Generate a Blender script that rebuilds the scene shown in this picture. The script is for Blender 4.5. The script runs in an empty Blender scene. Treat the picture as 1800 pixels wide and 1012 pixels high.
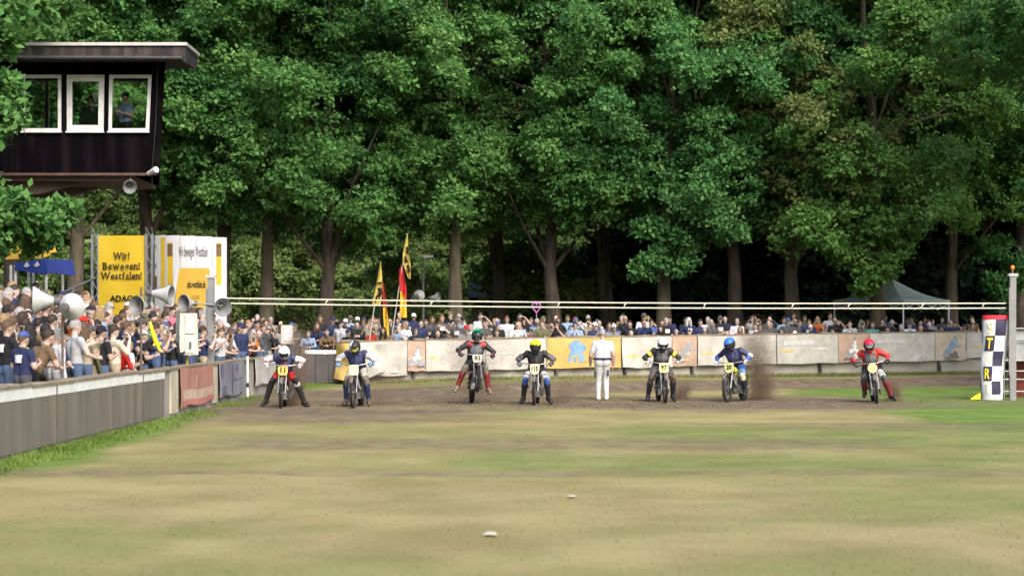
import bpy, math, random
import numpy as np
from mathutils import Vector, Matrix, Euler

scene = bpy.context.scene
R = math.radians
COL = scene.collection

# ------------------------------------------------------------------ camera
CAM_H = 1.87
F_PX = 3060.0            # focal length in pixels of an 1800 px wide picture
cd = bpy.data.cameras.new('camera')
cam = bpy.data.objects.new('camera', cd); COL.objects.link(cam)
cam.location = (0, 0, CAM_H); cam.rotation_euler = (R(90), 0, 0)
cd.sensor_width = 36.0; cd.lens = 36.0 * F_PX / 1800.0
cd.shift_y = 70.0 / 1800.0
cd.clip_end = 2000
cd.dof.use_dof = True; cd.dof.focus_distance = 46.0; cd.dof.aperture_fstop = 1.6
scene.camera = cam

# ------------------------------------------------------------------ light
SUN_EL, SUN_AZ = R(42), R(155)      # azimuth clockwise from +Y: high behind the camera, to its right
w = bpy.data.worlds.new('World'); scene.world = w; w.use_nodes = True
nt = w.node_tree; nt.nodes.clear()
sky = nt.nodes.new('ShaderNodeTexSky'); sky.sky_type = 'NISHITA'; sky.sun_disc = False
sky.sun_elevation = SUN_EL; sky.sun_rotation = SUN_AZ
sky.air_density = 1.0; sky.dust_density = 4.0; sky.ozone_density = 1.0
bg = nt.nodes.new('ShaderNodeBackground'); bg.inputs['Strength'].default_value = 0.15
out = nt.nodes.new('ShaderNodeOutputWorld')
nt.links.new(sky.outputs[0], bg.inputs[0]); nt.links.new(bg.outputs[0], out.inputs[0])
sl = bpy.data.lights.new('sun', 'SUN'); sl.energy = 1.3; sl.angle = R(35); sl.color = (1.0, 0.975, 0.93)
so = bpy.data.objects.new('sun', sl); COL.objects.link(so)
sdir = Vector((math.sin(SUN_AZ) * math.cos(SUN_EL), math.cos(SUN_AZ) * math.cos(SUN_EL), math.sin(SUN_EL)))
so.rotation_euler = sdir.to_track_quat('Z', 'Y').to_euler(); so.location = (20, -30, 60)
vs = scene.view_settings
vs.view_transform = 'Standard'; vs.look = 'None'; vs.gamma = 1.0; vs.use_curve_mapping = False
vs.exposure = 1.32
scene.cycles.max_bounces = 6; scene.cycles.diffuse_bounces = 3; scene.cycles.glossy_bounces = 2
scene.cycles.transparent_max_bounces = 12; scene.cycles.transmission_bounces = 4

# ------------------------------------------------------------------ helpers
rng = random.Random(7)
nrg = np.random.default_rng(11)

def V(*a): return Vector(a)
def sp(Y): return F_PX / Y                     # pixels per metre at distance Y
def PX(px, Y): return (px - 900.0) / sp(Y)
def PZ(py, Y): return CAM_H - (py - 576.0) / sp(Y)

def lin(c):
    if isinstance(c, str):
        c = c.lstrip('#'); c = [int(c[i:i+2], 16) / 255 for i in (0, 2, 4)]
    return tuple(((x / 12.92) if x <= 0.04045 else ((x + 0.055) / 1.055) ** 2.4) for x in c)

MATS = {}
def mat(name, col, rough=0.7, var=0.15, scale=6.0, bump=0.0, bscale=40.0, metal=0.0, spec=0.3, stretch=None, trans=0.0, coat=0.0):
    """procedural material: base colour broken up by noise, with a little relief"""
    if name in MATS: return MATS[name]
    m = bpy.data.materials.new(name); m.use_nodes = True
    n = m.node_tree.nodes; l = m.node_tree.links
    b = n['Principled BSDF']
    b.inputs['Roughness'].default_value = rough; b.inputs['Metallic'].default_value = metal
    b.inputs['Specular IOR Level'].default_value = spec
    if coat: b.inputs['Coat Weight'].default_value = coat
    tc = n.new('ShaderNodeTexCoord'); mp = n.new('ShaderNodeMapping')
    l.new(tc.outputs['Object'], mp.inputs[0])
    if stretch: mp.inputs['Scale'].default_value = stretch
    t = n.new('ShaderNodeTexNoise'); t.inputs['Scale'].default_value = scale; t.inputs['Detail'].default_value = 5
    l.new(mp.outputs[0], t.inputs['Vector'])
    r = n.new('ShaderNodeValToRGB')
    r.color_ramp.elements[0].position = 0.3; r.color_ramp.elements[1].position = 0.72
    a = [max(0, c * (1 - var)) for c in col]; d = [min(1, c * (1 + var)) for c in col]
    r.color_ramp.elements[0].color = (*a, 1); r.color_ramp.elements[1].color = (*d, 1)
    l.new(t.outputs[0], r.inputs[0]); l.new(r.outputs[0], b.inputs['Base Color'])
    if bump:
        t2 = n.new('ShaderNodeTexNoise'); t2.inputs['Scale'].default_value = bscale; t2.inputs['Detail'].default_value = 4
        l.new(mp.outputs[0], t2.inputs['Vector'])
        bp = n.new('ShaderNodeBump'); bp.inputs['Strength'].default_value = bump; bp.inputs['Distance'].default_value = 0.02
        l.new(t2.outputs[0], bp.inputs['Height']); l.new(bp.outputs[0], b.inputs['Normal'])
    if trans:
        tr = n.new('ShaderNodeBsdfTranslucent'); l.new(r.outputs[0], tr.inputs[0])
        mx = n.new('ShaderNodeMixShader'); mx.inputs[0].default_value = trans
        l.new(b.outputs[0], mx.inputs[1]); l.new(tr.outputs[0], mx.inputs[2])
        l.new(mx.outputs[0], n['Material Output'].inputs[0])
    MATS[name] = m
    return m

def cloth(name, col, var=0.18): return mat('cloth ' + name, col, rough=0.85, var=var, scale=14, bump=0.5, bscale=16, spec=0.15)

class MB:
    """collects shapes, builds ONE mesh object"""
    def __init__(s): s.v = []; s.f = []; s.m = []
    def add(s, vs, fs, mi=0):
        o = len(s.v); s.v += [tuple(p) for p in vs]
        s.f += [tuple(i + o for i in f) for f in fs]; s.m += [mi] * len(fs); return s
    def box(s, c, size, rot=None, mi=0, taper=None):
        x, y, z = (k / 2 for k in size); M = rot.to_matrix() if rot else None
        t = taper or (1, 1)
        P = [(-x, -y, -z), (x, -y, -z), (x, y, -z), (-x, y, -z), (-x * t[0], -y * t[1], z), (x * t[0], -y * t[1], z), (x * t[0], y * t[1], z), (-x * t[0], y * t[1], z)]
        P = [(M @ Vector(p) if M else Vector(p)) + Vector(c) for p in P]
        return s.add(P, [(3, 2, 1, 0), (4, 5, 6, 7), (0, 1, 5, 4), (1, 2, 6, 5), (2, 3, 7, 6), (3, 0, 4, 7)], mi)
    def tube(s, pts, rad, n=8, mi=0, flat=1.0, up=None):
        pts = [Vector(p) for p in pts]
        if not hasattr(rad, '__len__'): rad = [rad] * len(pts)
        vs = []; fs = []; pa = None
        for i, p in enumerate(pts):
            d = (pts[min(i + 1, len(pts) - 1)] - pts[max(i - 1, 0)])
            d = d.normalized() if d.length > 1e-9 else Vector((0, 0, 1))
            if pa is None:
                a = Vector(up) if up else (Vector((1, 0, 0)) if abs(d.x) < 0.8 else Vector((0, 1, 0)))
            else: a = pa
            a = (a - d * a.dot(d)); a = a.normalized() if a.length > 1e-6 else d.orthogonal().normalized()
            pa = a; b = d.cross(a)
            for k in range(n):
                t = 2 * math.pi * k / n
                vs.append(p + (a * math.cos(t) + b * math.sin(t) * flat) * rad[i])
        for i in range(len(pts) - 1):
            for k in range(n):
                k2 = (k + 1) % n
                fs.append((i * n + k, i * n + k2, (i + 1) * n + k2, (i + 1) * n + k))
        fs.append(tuple(range(n - 1, -1, -1))); fs.append(tuple((len(pts) - 1) * n + k for k in range(n)))
        return s.add(vs, fs, mi)
    def lathe(s, prof, M=None, n=20, mi=0):
        """prof: (r, z) list round local Z"""
        M = M or Matrix(); vs = []; fs = []
        for r, z in prof:
            for k in range(n):
                t = 2 * math.pi * k / n; vs.append(M @ Vector((r * math.cos(t), r * math.sin(t), z)))
        for i in range(len(prof) - 1):
            for k in range(n):
                k2 = (k + 1) % n; fs.append((i * n + k, i * n + k2, (i + 1) * n + k2, (i + 1) * n + k))
        return s.add(vs, fs, mi)
    def torus(s, c, Rr, r, axis='X', n=28, k=8, mi=0, sx=1.0):
        vs = []; fs = []; c = Vector(c)
        for i in range(n):
            t = 2 * math.pi * i / n
            for j in range(k):
                u = 2 * math.pi * j / k
                q = Rr + r * math.cos(u); h = r * sx * math.sin(u)
                p = {'X': (h, q * math.cos(t), q * math.sin(t)), 'Y': (q * math.cos(t), h, q * math.sin(t)), 'Z': (q * math.cos(t), q * math.sin(t), h)}[axis]
                vs.append(c + Vector(p))
        for i in range(n):
            for j in range(k):
                fs.append((i * k + j, ((i + 1) % n) * k + j, ((i + 1) % n) * k + (j + 1) % k, i * k + (j + 1) % k))
        return s.add(vs, fs, mi)
    def ell(s, c, r, M=None, n=14, m=9, mi=0):
        vs = []; fs = []; c = Vector(c)
        for i in range(1, m):
            ph = math.pi * i / m
            for k in range(n):
                t = 2 * math.pi * k / n
                p = Vector((r[0] * math.sin(ph) * math.cos(t), r[1] * math.sin(ph) * math.sin(t), r[2] * math.cos(ph)))
                vs.append(c + (M @ p if M else p))
        tp = Vector((0, 0, r[2])); a = len(vs); vs.append(c + (M @ tp if M else tp)); vs.append(c - (M @ tp if M else tp))
        for i in range(m - 2):
            for k in range(n):
                k2 = (k + 1) % n; fs.append((i * n + k, (i + 1) * n + k, (i + 1) * n + k2, i * n + k2))
        for k in range(n):
            k2 = (k + 1) % n; fs.append((a, k, k2)); fs.append((a + 1, (m - 2) * n + k2, (m - 2) * n + k))
        return s.add(vs, fs, mi)
    def sheet(s, fn, nu, nv, mi=0, thick=None):
        """fn(u,v) -> point, u,v in 0..1; thick: offset vector to close it into a slab"""
        g = [[Vector(fn(i / nu, j / nv)) for i in range(nu + 1)] for j in range(nv + 1)]
        W = nu + 1; vs = [p for row in g for p in row]
        fs = [(j * W + i, j * W + i + 1, (j + 1) * W + i + 1, (j + 1) * W + i) for j in range(nv) for i in range(nu)]
        if thick is None: return s.add(vs, fs, mi)
        N = len(vs); T = Vector(thick); vs2 = vs + [p + T for p in vs]
        fs2 = fs + [tuple(k + N for k in reversed(f)) for f in fs]
        rim = [j * W for j in range(nv, 0, -1)]
        loop = [i for i in range(W)] + [j * W + nu for j in range(1, nv + 1)] + [nv * W + i for i in range(nu - 1, -1, -1)] + [j * W for j in range(nv - 1, 0, -1)]
        for a, b in zip(loop, loop[1:] + loop[:1]): fs2.append((b, a, a + N, b + N))
        return s.add(vs2, fs2, mi)
    def poly(s, pts, off, mi=0):
        """flat polygon (list of Vectors) extruded by off"""
        n = len(pts); off = Vector(off)
        vs = [Vector(p) for p in pts] + [Vector(p) + off for p in pts]
        fs = [tuple(range(n)), tuple(range(2 * n - 1, n - 1, -1))] + [((i + 1) % n, i, i + n, (i + 1) % n + n) for i in range(n)]
        return s.add(vs, fs, mi)
    def xf(s, M): s.v = [tuple(M @ Vector(p)) for p in s.v]; return s
    def mesh(s, name, mats, smooth=True, angle=40):
        me = bpy.data.meshes.new(name); me.from_pydata(s.v, [], s.f)
        for m in (mats if isinstance(mats, (list, tuple)) else [mats]): me.materials.append(m)
        me.polygons.foreach_set('material_index', s.m)
        if smooth:
            me.polygons.foreach_set('use_smooth', [True] * len(s.f)); me.set_sharp_from_angle(angle=R(angle))
        me.update(); return me
    def build(s, name, mats, parent=None, smooth=True, angle=40):
        return link(name, s.mesh(name, mats, smooth, angle), parent)

def link(name, me, parent=None):
    o = bpy.data.objects.new(name, me); COL.objects.link(o)
    if parent is not None: o.parent = parent
    return o
def tag(o, label=None, cat=None, group=None, kind=None):
    if label: o['label'] = label
    if cat: o['category'] = cat
    if group: o['group'] = group
    if kind: o['kind'] = kind
    return o
def thing(name, label, cat, loc=(0, 0, 0), rot=(0, 0, 0), group=None):
    o = bpy.data.objects.new(name, None); COL.objects.link(o)
    o.location = loc; o.rotation_euler = rot; o.empty_display_size = 0.1
    return tag(o, label, cat, group)
def np_mesh(name, v, f, mats, attrs=None, smooth=False):
    v = np.asarray(v, dtype=np.float32); f = np.asarray(f, dtype=np.int32); k = f.shape[1]
    me = bpy.data.meshes.new(name)
    me.vertices.add(len(v)); me.vertices.foreach_set('co', v.ravel())
    me.loops.add(f.size); me.loops.foreach_set('vertex_index', f.ravel())
    me.polygons.add(len(f)); me.polygons.foreach_set('loop_start', np.arange(0, f.size, k, dtype=np.int32))
    if smooth: me.polygons.foreach_set('use_smooth', np.ones(len(f), dtype=bool))
    for m in (mats if isinstance(mats, (list, tuple)) else [mats]): me.materials.append(m)
    for n, a in (attrs or {}).items():
        at = me.attributes.new(n, 'FLOAT', 'POINT'); at.data.foreach_set('value', np.asarray(a, dtype=np.float32))
    me.update(calc_edges=True); me.validate(); return me

_hash = np.random.default_rng(5).random((256, 256))
def vnoise(x, y):
    xi = np.floor(x).astype(int); yi = np.floor(y).astype(int); fx = x - xi; fy = y - yi
    fx = fx * fx * (3 - 2 * fx); fy = fy * fy * (3 - 2 * fy)
    h = lambda a, b: _hash[a % 256, b % 256]
    return (h(xi, yi) * (1 - fx) + h(xi + 1, yi) * fx) * (1 - fy) + (h(xi, yi + 1) * (1 - fx) + h(xi + 1, yi + 1) * fx) * fy
def fbm(x, y, o=4):
    x = np.asarray(x, float); y = np.asarray(y, float); t = 0; a = 0.5; s = 0
    for i in range(o): t = t + a * vnoise(x * 2 ** i + 17 * i, y * 2 ** i + 31 * i); s += a; a *= 0.5
    return t / s
def sstep(a, b, x): t = np.clip((x - a) / (b - a), 0, 1); return t * t * (3 - 2 * t)

def text_mb(txt, size, M, bold=0.0, depth=0.003, sx=1.0, mi=0, align='CENTER', ay='CENTER'):
    """lettering as shapes: glyph outlines filled, in the XZ plane, facing -Y, mapped by M (function or Matrix)"""
    c = bpy.data.curves.new('t', 'FONT'); c.body = txt; c.size = size; c.align_x = align; c.align_y = ay
    c.offset = bold; c.resolution_u = 3; c.space_line = 1.0
    o = bpy.data.objects.new('t', c); COL.objects.link(o)
    dg = bpy.context.evaluated_depsgraph_get(); me = bpy.data.meshes.new_from_object(o.evaluated_get(dg))
    fn = M if callable(M) else (lambda p: M @ p)
    mb = MB(); mb.add([fn(Vector((p.co.x * sx, -depth, p.co.y))) for p in me.vertices], [tuple(p.vertices) for p in me.polygons], mi)
    bpy.data.objects.remove(o); bpy.data.curves.remove(c); bpy.data.meshes.remove(me)
    return mb
ORDW = ['leftmost', 'second', 'third', 'fourth', 'fifth', 'sixth', 'seventh', 'eighth', 'ninth', 'tenth', 'eleventh', 'twelfth', 'thirteenth', 'fourteenth', 'fifteenth', 'sixteenth', 'seventeenth', 'eighteenth', 'nineteenth', 'twentieth', 'twenty-first', 'twenty-second', 'twenty-third', 'twenty-fourth', 'twenty-fifth', 'twenty-sixth']
def nth(i): return ORDW[i] + ('' if i == 0 else ' from the left')

# ------------------------------------------------------------------ terrain functions
WALL_X = -7.05
def ywall(x): return 58.5 + 7.5 * (np.clip((np.asarray(x, float) + 5.8) / 23.0, 0, 2) ** 1.4)
def wall_top(x): return float(np.interp(x, [-6, 1.6, 17.5, 30], [1.40, 1.54, 1.73, 1.8]))
def berm_y(x): return np.where(x > 0, 49.2 + 0.5 * x, 49.2 + 0.1 * x)
def hground(x, y):
    x = np.asarray(x, float); y = np.asarray(y, float)
    b = berm_y(x); a = sstep(-5.5, 0.5, x)
    z = 0.24 * a * sstep(0, 1.5, y - b) - 0.10 * a * sstep(2.0, 7.0, y - b)
    inside = (x > -8) & (y < 75)
    z = z + inside * (0.035 * (fbm(x * 1.1, y * 1.1, 4) - 0.5) * sstep(2, 0.2, np.abs(y - 43.3) - 2.0) + 0.05 * (fbm(x * 0.35, y * 0.35, 3) - 0.5))
    return z
def dist_out(x, y):
    x = np.asarray(x, float); y = np.asarray(y, float)
    dl = (WALL_X - 0.12) - x
    df = y - ywall(x) - 0.12
    df = np.where(x < -6.4, np.where(y > 58.7, np.maximum(y - 58.7, 0.01), -1), df)
    return np.maximum(dl, df)
def hbank(x, y):
    d = np.maximum(dist_out(x, y), 0)
    left = (WALL_X - np.asarray(x, float))
    far = 0.12 + 0.95 * (1 - np.exp(-d / 5.0))
    lf = 0.10 + np.minimum(0.225 * np.maximum(left, 0), 1.9)
    wgt = sstep(-0.5, 3.0, left)
    return np.maximum(far * (1 - wgt), 0) + wgt * np.maximum(lf, 0.9 * far * 0 + lf) + 0.05 * (fbm(np.asarray(x) * .7, np.asarray(y) * .7) - .5)

# ------------------------------------------------------------------ ground
def ground_material(name, blade=False):
    m = bpy.data.materials.new(name); m.use_nodes = True
    n = m.node_tree.nodes; l = m.node_tree.links; b = n['Principled BSDF']
    b.inputs['Roughness'].default_value = 0.95; b.inputs['Specular IOR Level'].default_value = 0.1
    def attr(k):
        a = n.new('ShaderNodeAttribute'); a.attribute_name = k; return a.outputs['Fac']
    geo = n.new('ShaderNodeNewGeometry')
    def noise(s, d=5):
        t = n.new('ShaderNodeTexNoise'); t.inputs['Scale'].default_value = s; t.inputs['Detail'].default_value = d
        l.new(geo.outputs['Position'], t.inputs['Vector']); return t.outputs[0]
    def ramp(f, a, c, p0=0.35, p1=0.65):
        r = n.new('ShaderNodeValToRGB'); r.color_ramp.elements[0].position = p0; r.color_ramp.elements[1].position = p1
        r.color_ramp.elements[0].color = (*a, 1); r.color_ramp.elements[1].color = (*c, 1); l.new(f, r.inputs[0]); return r.outputs[0]
    def mix(f, a, c):
        x = n.new('ShaderNodeMix'); x.data_type = 'RGBA'; l.new(f, x.inputs['Factor']); l.new(a, x.inputs['A']); l.new(c, x.inputs['B']); return x.outputs['Result']
    dry = ramp(noise(.55, 3), (0.192, 0.164, 0.070), (0.268, 0.228, 0.106))
    grn = ramp(noise(.9, 4), (0.126, 0.144, 0.046), (0.172, 0.188, 0.064))
    dirt = ramp(noise(2.6), (0.095, 0.072, 0.050), (0.170, 0.133, 0.092), 0.3, 0.7)
    # break the masks up with fine noise
    def rough_mask(k, s):
        a = n.new('ShaderNodeMath'); a.operation = 'ADD'; l.new(attr(k), a.inputs[0])
        q = n.new('ShaderNodeMath'); q.operation = 'MULTIPLY_ADD'; l.new(noise(s, 6), q.inputs[0]); q.inputs[1].default_value = 0.7; q.inputs[2].default_value = -0.35
        l.new(q.outputs[0], a.inputs[1])
        c = n.new('ShaderNodeMapRange'); c.inputs['From Min'].default_value = 0.25; c.inputs['From Max'].default_value = 0.75; l.new(a.outputs[0], c.inputs[0]); return c.outputs[0]
    c1 = mix(rough_mask('green', 1.2), dry, grn)
    lush = ramp(noise(1.1), (0.085, 0.140, 0.026), (0.135, 0.195, 0.046))
    c1 = mix(rough_mask('lush', 2.9), c1, lush)
    c2 = mix(rough_mask('dirt', 2.3), c1, dirt)
    fine = n.new('ShaderNodeMix'); fine.data_type = 'RGBA'; fine.blend_type = 'MULTIPLY'; fine.inputs['Factor'].default_value = 0.18
    l.new(c2, fine.inputs['A']); l.new(ramp(noise(19.0, 8), (0.45, 0.45, 0.45), (1.0, 1.0, 1.0), 0.3, 0.62), fine.inputs['B'])
    l.new(fine.outputs['Result'], b.inputs['Base Color'])
    bp = n.new('ShaderNodeBump'); bp.inputs['Strength'].default_value = 0.4; bp.inputs['Distance'].default_value = 0.04
    l.new(noise(14, 7), bp.inputs['Height'])
    if not blade: l.new(bp.outputs[0], b.inputs['Normal'])
    return m
M_ground = ground_material('track turf'); M_blade = ground_material('turf blades', True)

def masks(x, y):
    x = np.asarray(x, float); y = np.asarray(y, float)
    n1 = fbm(x * 0.22 + 3, y * 0.16 + 9, 4); n2 = fbm(x * 0.6 + 30, y * 0.45, 4); n3 = fbm(x * 0.12 + 50, y * 0.5 + 4, 4)
    g = 0.03 + 0.50 * sstep(0.44, 0.72, n1)
    # strip along the left wall, shoulder by the inside edge on the right, mown bands across the track
    g = g + 0.95 * sstep(1.3, 0.25, (x - WALL_X) + 0.9 * (n2 - .5))
    g = g + 0.9 * sstep(7.2, 10.4, x + 3 * (n2 - .5)) * sstep(27, 33, y) * sstep(58, 51, y) 
    g = g + 0.42 * sstep(22.2, 23.4, y) * sstep(27.0, 24.5, y) + 0.40 * sstep(26.5, 28.5, y) * sstep(37, 31, y) + .16 * sstep(20.5, 18.0, y) * sstep(14.5, 16.5, y) + 0.0 * sstep(19.5, 17.5, y) * sstep(12, 16, y)
    g = g + 0.28 * sstep(1.8, 3.4, y - berm_y(x)) * sstep(-7, 2, x)
    g = g + 0.6 * sstep(-5.0, -6.2, x) * sstep(52, 56, y)
    d = 0.72 * sstep(37.0, 41.0, y + 3.0 * (n2 - .5)) * sstep(49.5, 46.0, y) * sstep(10.5, 6.5, x) * (0.55 + .6 * n3)
    d = d + 0.70 * sstep(21.4, 22.3, y + 1.1 * (n2 - .5)) * sstep(23.7, 22.6, y) * (0.4 + n3)
    d = d + 0.50 * sstep(0.50, 0.66, n3) * sstep(26, 34, y) + .40 * sstep(.50, .68, n2) * sstep(17, 12, y)
    d = d + 0.62 * sstep(25.5, 27.2, y + 1.6 * (n2 - .5)) * sstep(31.5, 28.5, y) * sstep(-6.5, -4, x) * sstep(8, 5, x) * (.35 + n3)
    d = d + 0.60 * sstep(32, 35, y) * sstep(41, 38, y) * sstep(2, -3, x)
    b = y - berm_y(x)
    d = d + 1.25 * sstep(-0.35, 0.15, b) * sstep(2.0, 1.3, b) * sstep(-7, -1, x)
    d = d + 0.8 * sstep(46, 47.5, y) * sstep(52, 50, y) * sstep(-1, -3, x)
    return np.clip(d, 0, 1.4), np.clip(g, 0, 1.3)
def lushm(x, y):
    n2 = fbm(x * 0.6 + 30, y * 0.45, 4)
    l = 1.0 * sstep(1.25, 0.3, (x - WALL_X) + 0.9 * (n2 - .5)) + 1.0 * sstep(7.4, 10.0, x + 3 * (n2 - .5)) * sstep(26, 32, y) * sstep(58, 52, y) + .7 * sstep(-5.0, -6.2, x) * sstep(52, 56, y)
    return np.clip(l, 0, 1)

def build_ground():
    fx = np.concatenate([[-400, -150, -70, -40, -25, -16, -11, -9], np.arange(-8, 18.01, 0.2), [19, 21, 25, 32, 45, 70, 150, 400]])
    fy = np.concatenate([[-200, -60, -20, -5, 2, 5], np.arange(7, 30, 0.2), np.arange(30, 66, 0.22), [67, 69, 72, 78, 90, 130, 250, 600]])
    X, Y = np.meshgrid(fx, fy); Z = hground(X, Y) * ((Y < 66) & (X > -8.5))
    outm = (dist_out(X, Y) > 0.4); Z = np.where(outm, -0.12, Z)
    nx, ny = len(fx), len(fy)
    idx = np.arange(nx * ny).reshape(ny, nx)
    f = np.stack([idx[:-1, :-1], idx[:-1, 1:], idx[1:, 1:], idx[1:, :-1]], -1).reshape(-1, 4)
    d, g = masks(X.ravel(), Y.ravel())
    me = np_mesh('ground', np.stack([X.ravel(), Y.ravel(), Z.ravel()], 1), f, M_ground, {'dirt': d, 'green': g, 'lush': lushm(X.ravel(), Y.ravel())}, True)
    tag(link('ground', me), kind='structure', label='tan and green worn turf of the race track', cat='ground')
    # spectators' bank outside the walls
    bx = np.arange(-60, 60.1, 0.5); by = np.arange(4, 165, 0.5)
    X, Y = np.meshgrid(bx, by); D = dist_out(X, Y); Z = hbank(X, Y)
    nx, ny = len(bx), len(by); idx = np.arange(nx * ny).reshape(ny, nx)
    f = np.stack([idx[:-1, :-1], idx[:-1, 1:], idx[1:, 1:], idx[1:, :-1]], -1).reshape(-1, 4)
    keep = (D.ravel()[f] > -0.02).all(1) & (D.ravel()[f] < 1e6).all(1); f = f[keep]
    used = np.unique(f); rem = -np.ones(nx * ny, int); rem[used] = np.arange(len(used))
    P = np.stack([X.ravel(), Y.ravel(), Z.ravel()], 1)[used]
    n1 = fbm(P[:, 0] * .3, P[:, 1] * .3)
    me = np_mesh('spectator_bank', P, rem[f], M_ground, {'dirt': 0.45 + 0.6 * n1, 'green': 0.3 + .7 * fbm(P[:, 0] * .2 + 9, P[:, 1] * .2)}, True)
    tag(link('spectator_bank', me), kind='structure', label='trodden earth bank rising behind the track walls', cat='bank')
build_ground()

def build_turf():
    """short blades over the near turf plus ranker grass against the walls"""
    N = 30000
    y = 10.5 + 26 * nrg.random(N) ** 1.7; x = (nrg.random(N) - 0.5) * 0.66 * y; x = np.where(x < WALL_X + .1, nrg.random(N) * 6, x)
    h = 0.010 + 0.016 * nrg.random(N)
    n2 = 26000
    yw = 18 + 40 * nrg.random(n2); xw = WALL_X + 0.05 + 0.75 * nrg.random(n2) ** 1.8 * (0.5 + fbm(yw * .8, yw * 0 + 3)); hw = (0.03 + 0.085 * nrg.random(n2)) * (1.15 - (xw - WALL_X))
    n3 = 16000
    xf = -5.5 + 24 * nrg.random(n3); yf = ywall(xf) - 0.15 - 1.1 * nrg.random(n3) ** 1.6; hf = 0.05 + 0.10 * nrg.random(n3)
    x = np.concatenate([x, xw, xf]); y = np.concatenate([y, yw, yf]); h = np.concatenate([h, hw, hf])
    z = hground(x, y); d, g = masks(x, y); ok = nrg.random(len(x)) > d * 0.9
    x, y, z, h, d, g = (q[ok] for q in (x, y, z, h, d, g)); n = len(x)
    a = nrg.random(n) * 6.283; wd = 0.004 + 0.10 * h * nrg.random(n); ln = h * (0.4 + 0.9 * nrg.random(n)); b = nrg.random(n) * 6.283
    p0 = np.stack([x - wd * np.cos(a), y - wd * np.sin(a), z - 0.005], 1); p1 = np.stack([x + wd * np.cos(a), y + wd * np.sin(a), z - 0.005], 1)
    p2 = np.stack([x + ln * np.cos(b), y + ln * np.sin(b), z + h], 1)
    v = np.stack([p0, p1, p2], 1).reshape(-1, 3); f = np.arange(3 * n).reshape(-1, 3)
    me = np_mesh('grass', v, f, M_blade, {'dirt': np.repeat(d * .3, 3), 'green': np.repeat(g, 3), 'lush': np.repeat(lushm(x, y), 3)})
    tag(link('grass', me), 'short dry grass blades over the near turf and along the walls', 'grass', kind='stuff')
    # loosened soil crumbs on the start line
    n = 1700; x = nrg.normal(0, 1, n) * 4.5 + 0.5; y = 43 + nrg.normal(0, 1, n) * 1.5; z = hground(x, y); s = 0.008 + 0.022 * nrg.random(n) ** 2.5
    k = (x > -6.8) & (x < 12); x, y, z, s = x[k], y[k], z[k], s[k]; n = len(x)
    base = np.array([(1, 0, 0), (-.5, .87, 0), (-.5, -.87, 0), (0, 0, .9), (0.3, 0.2, -.7)])
    v = np.stack([x, y, z + s * .3], 1)[:, None, :] + s[:, None, None] * (base[None] + nrg.normal(0, .22, (n, 5, 3)))
    ft = np.array([(0, 1, 3), (1, 2, 3), (2, 0, 3), (1, 0, 4), (2, 1, 4), (0, 2, 4)])
    f = (ft[None] + 5 * np.arange(n)[:, None, None]).reshape(-1, 3)
    tag(link('loose_soil', np_mesh('loose_soil', v.reshape(-1, 3), f, mat('soil', (0.13, 0.092, 0.06), .95, .3))), 'brown soil crumbs torn up along the start line', 'soil', kind='stuff')
build_turf()
# ------------------------------------------------------------------ trees
def leaf_material(name, dark, mid, light, trans=0.38):
    m = bpy.data.materials.new(name); m.use_nodes = True
    n = m.node_tree.nodes; l = m.node_tree.links; b = n['Principled BSDF']
    b.inputs['Roughness'].default_value = 0.7; b.inputs['Specular IOR Level'].default_value = 0.08
    a = n.new('ShaderNodeAttribute'); a.attribute_name = 'tint'
    r = n.new('ShaderNodeValToRGB'); r.color_ramp.elements[0].color = (*dark, 1); r.color_ramp.elements[1].color = (*light, 1)
    e = r.color_ramp.elements.new(0.55); e.color = (*mid, 1)
    oi = n.new('ShaderNodeObjectInfo'); ad = n.new('ShaderNodeMath'); ad.operation = 'MULTIPLY_ADD'
    l.new(oi.outputs['Random'], ad.inputs[0]); ad.inputs[1].default_value = 0.22; l.new(a.outputs['Fac'], ad.inputs[2])
    l.new(ad.outputs[0], r.inputs[0]); l.new(r.outputs[0], b.inputs['Base Color'])
    t = n.new('ShaderNodeBsdfTranslucent'); l.new(r.outputs[0], t.inputs[0])
    x = n.new('ShaderNodeMixShader'); x.inputs[0].default_value = trans
    l.new(b.outputs[0], x.inputs[1]); l.new(t.outputs[0], x.inputs[2]); l.new(x.outputs[0], n['Material Output'].inputs[0])
    return m
LEAF = {
    'oak': leaf_material('oak leaves', (0.040, 0.118, 0.034), (0.080, 0.200, 0.054), (0.160, 0.300, 0.086)),
    'deep': leaf_material('deep green leaves', (0.034, 0.112, 0.038), (0.066, 0.188, 0.058), (0.135, 0.280, 0.088)),
    'fresh': leaf_material('fresh green leaves', (0.040, 0.106, 0.026), (0.078, 0.190, 0.044), (0.160, 0.285, 0.076)),
    'rusty': leaf_material('browning leaves', (0.052, 0.088, 0.026), (0.100, 0.150, 0.044), (0.190, 0.225, 0.078)),
    'shade_dark': leaf_material('shade-darkened leaves', (0.014, 0.030, 0.024), (0.026, 0.052, 0.036), (0.046, 0.084, 0.048), 0.2),  # the wood's deep shade put into the leaf colour
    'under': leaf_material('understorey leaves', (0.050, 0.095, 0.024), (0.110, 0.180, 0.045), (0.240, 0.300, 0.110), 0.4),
}
M_bark = mat('bark', (0.050, 0.040, 0.031), .9, .55, 5, 1.0, 22, stretch=(1, 1, .25))
M_bark2 = mat('grey bark', (0.092, 0.078, 0.054), .9, .4, 5, 1.0, 22, stretch=(1, 1, .25))

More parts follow.
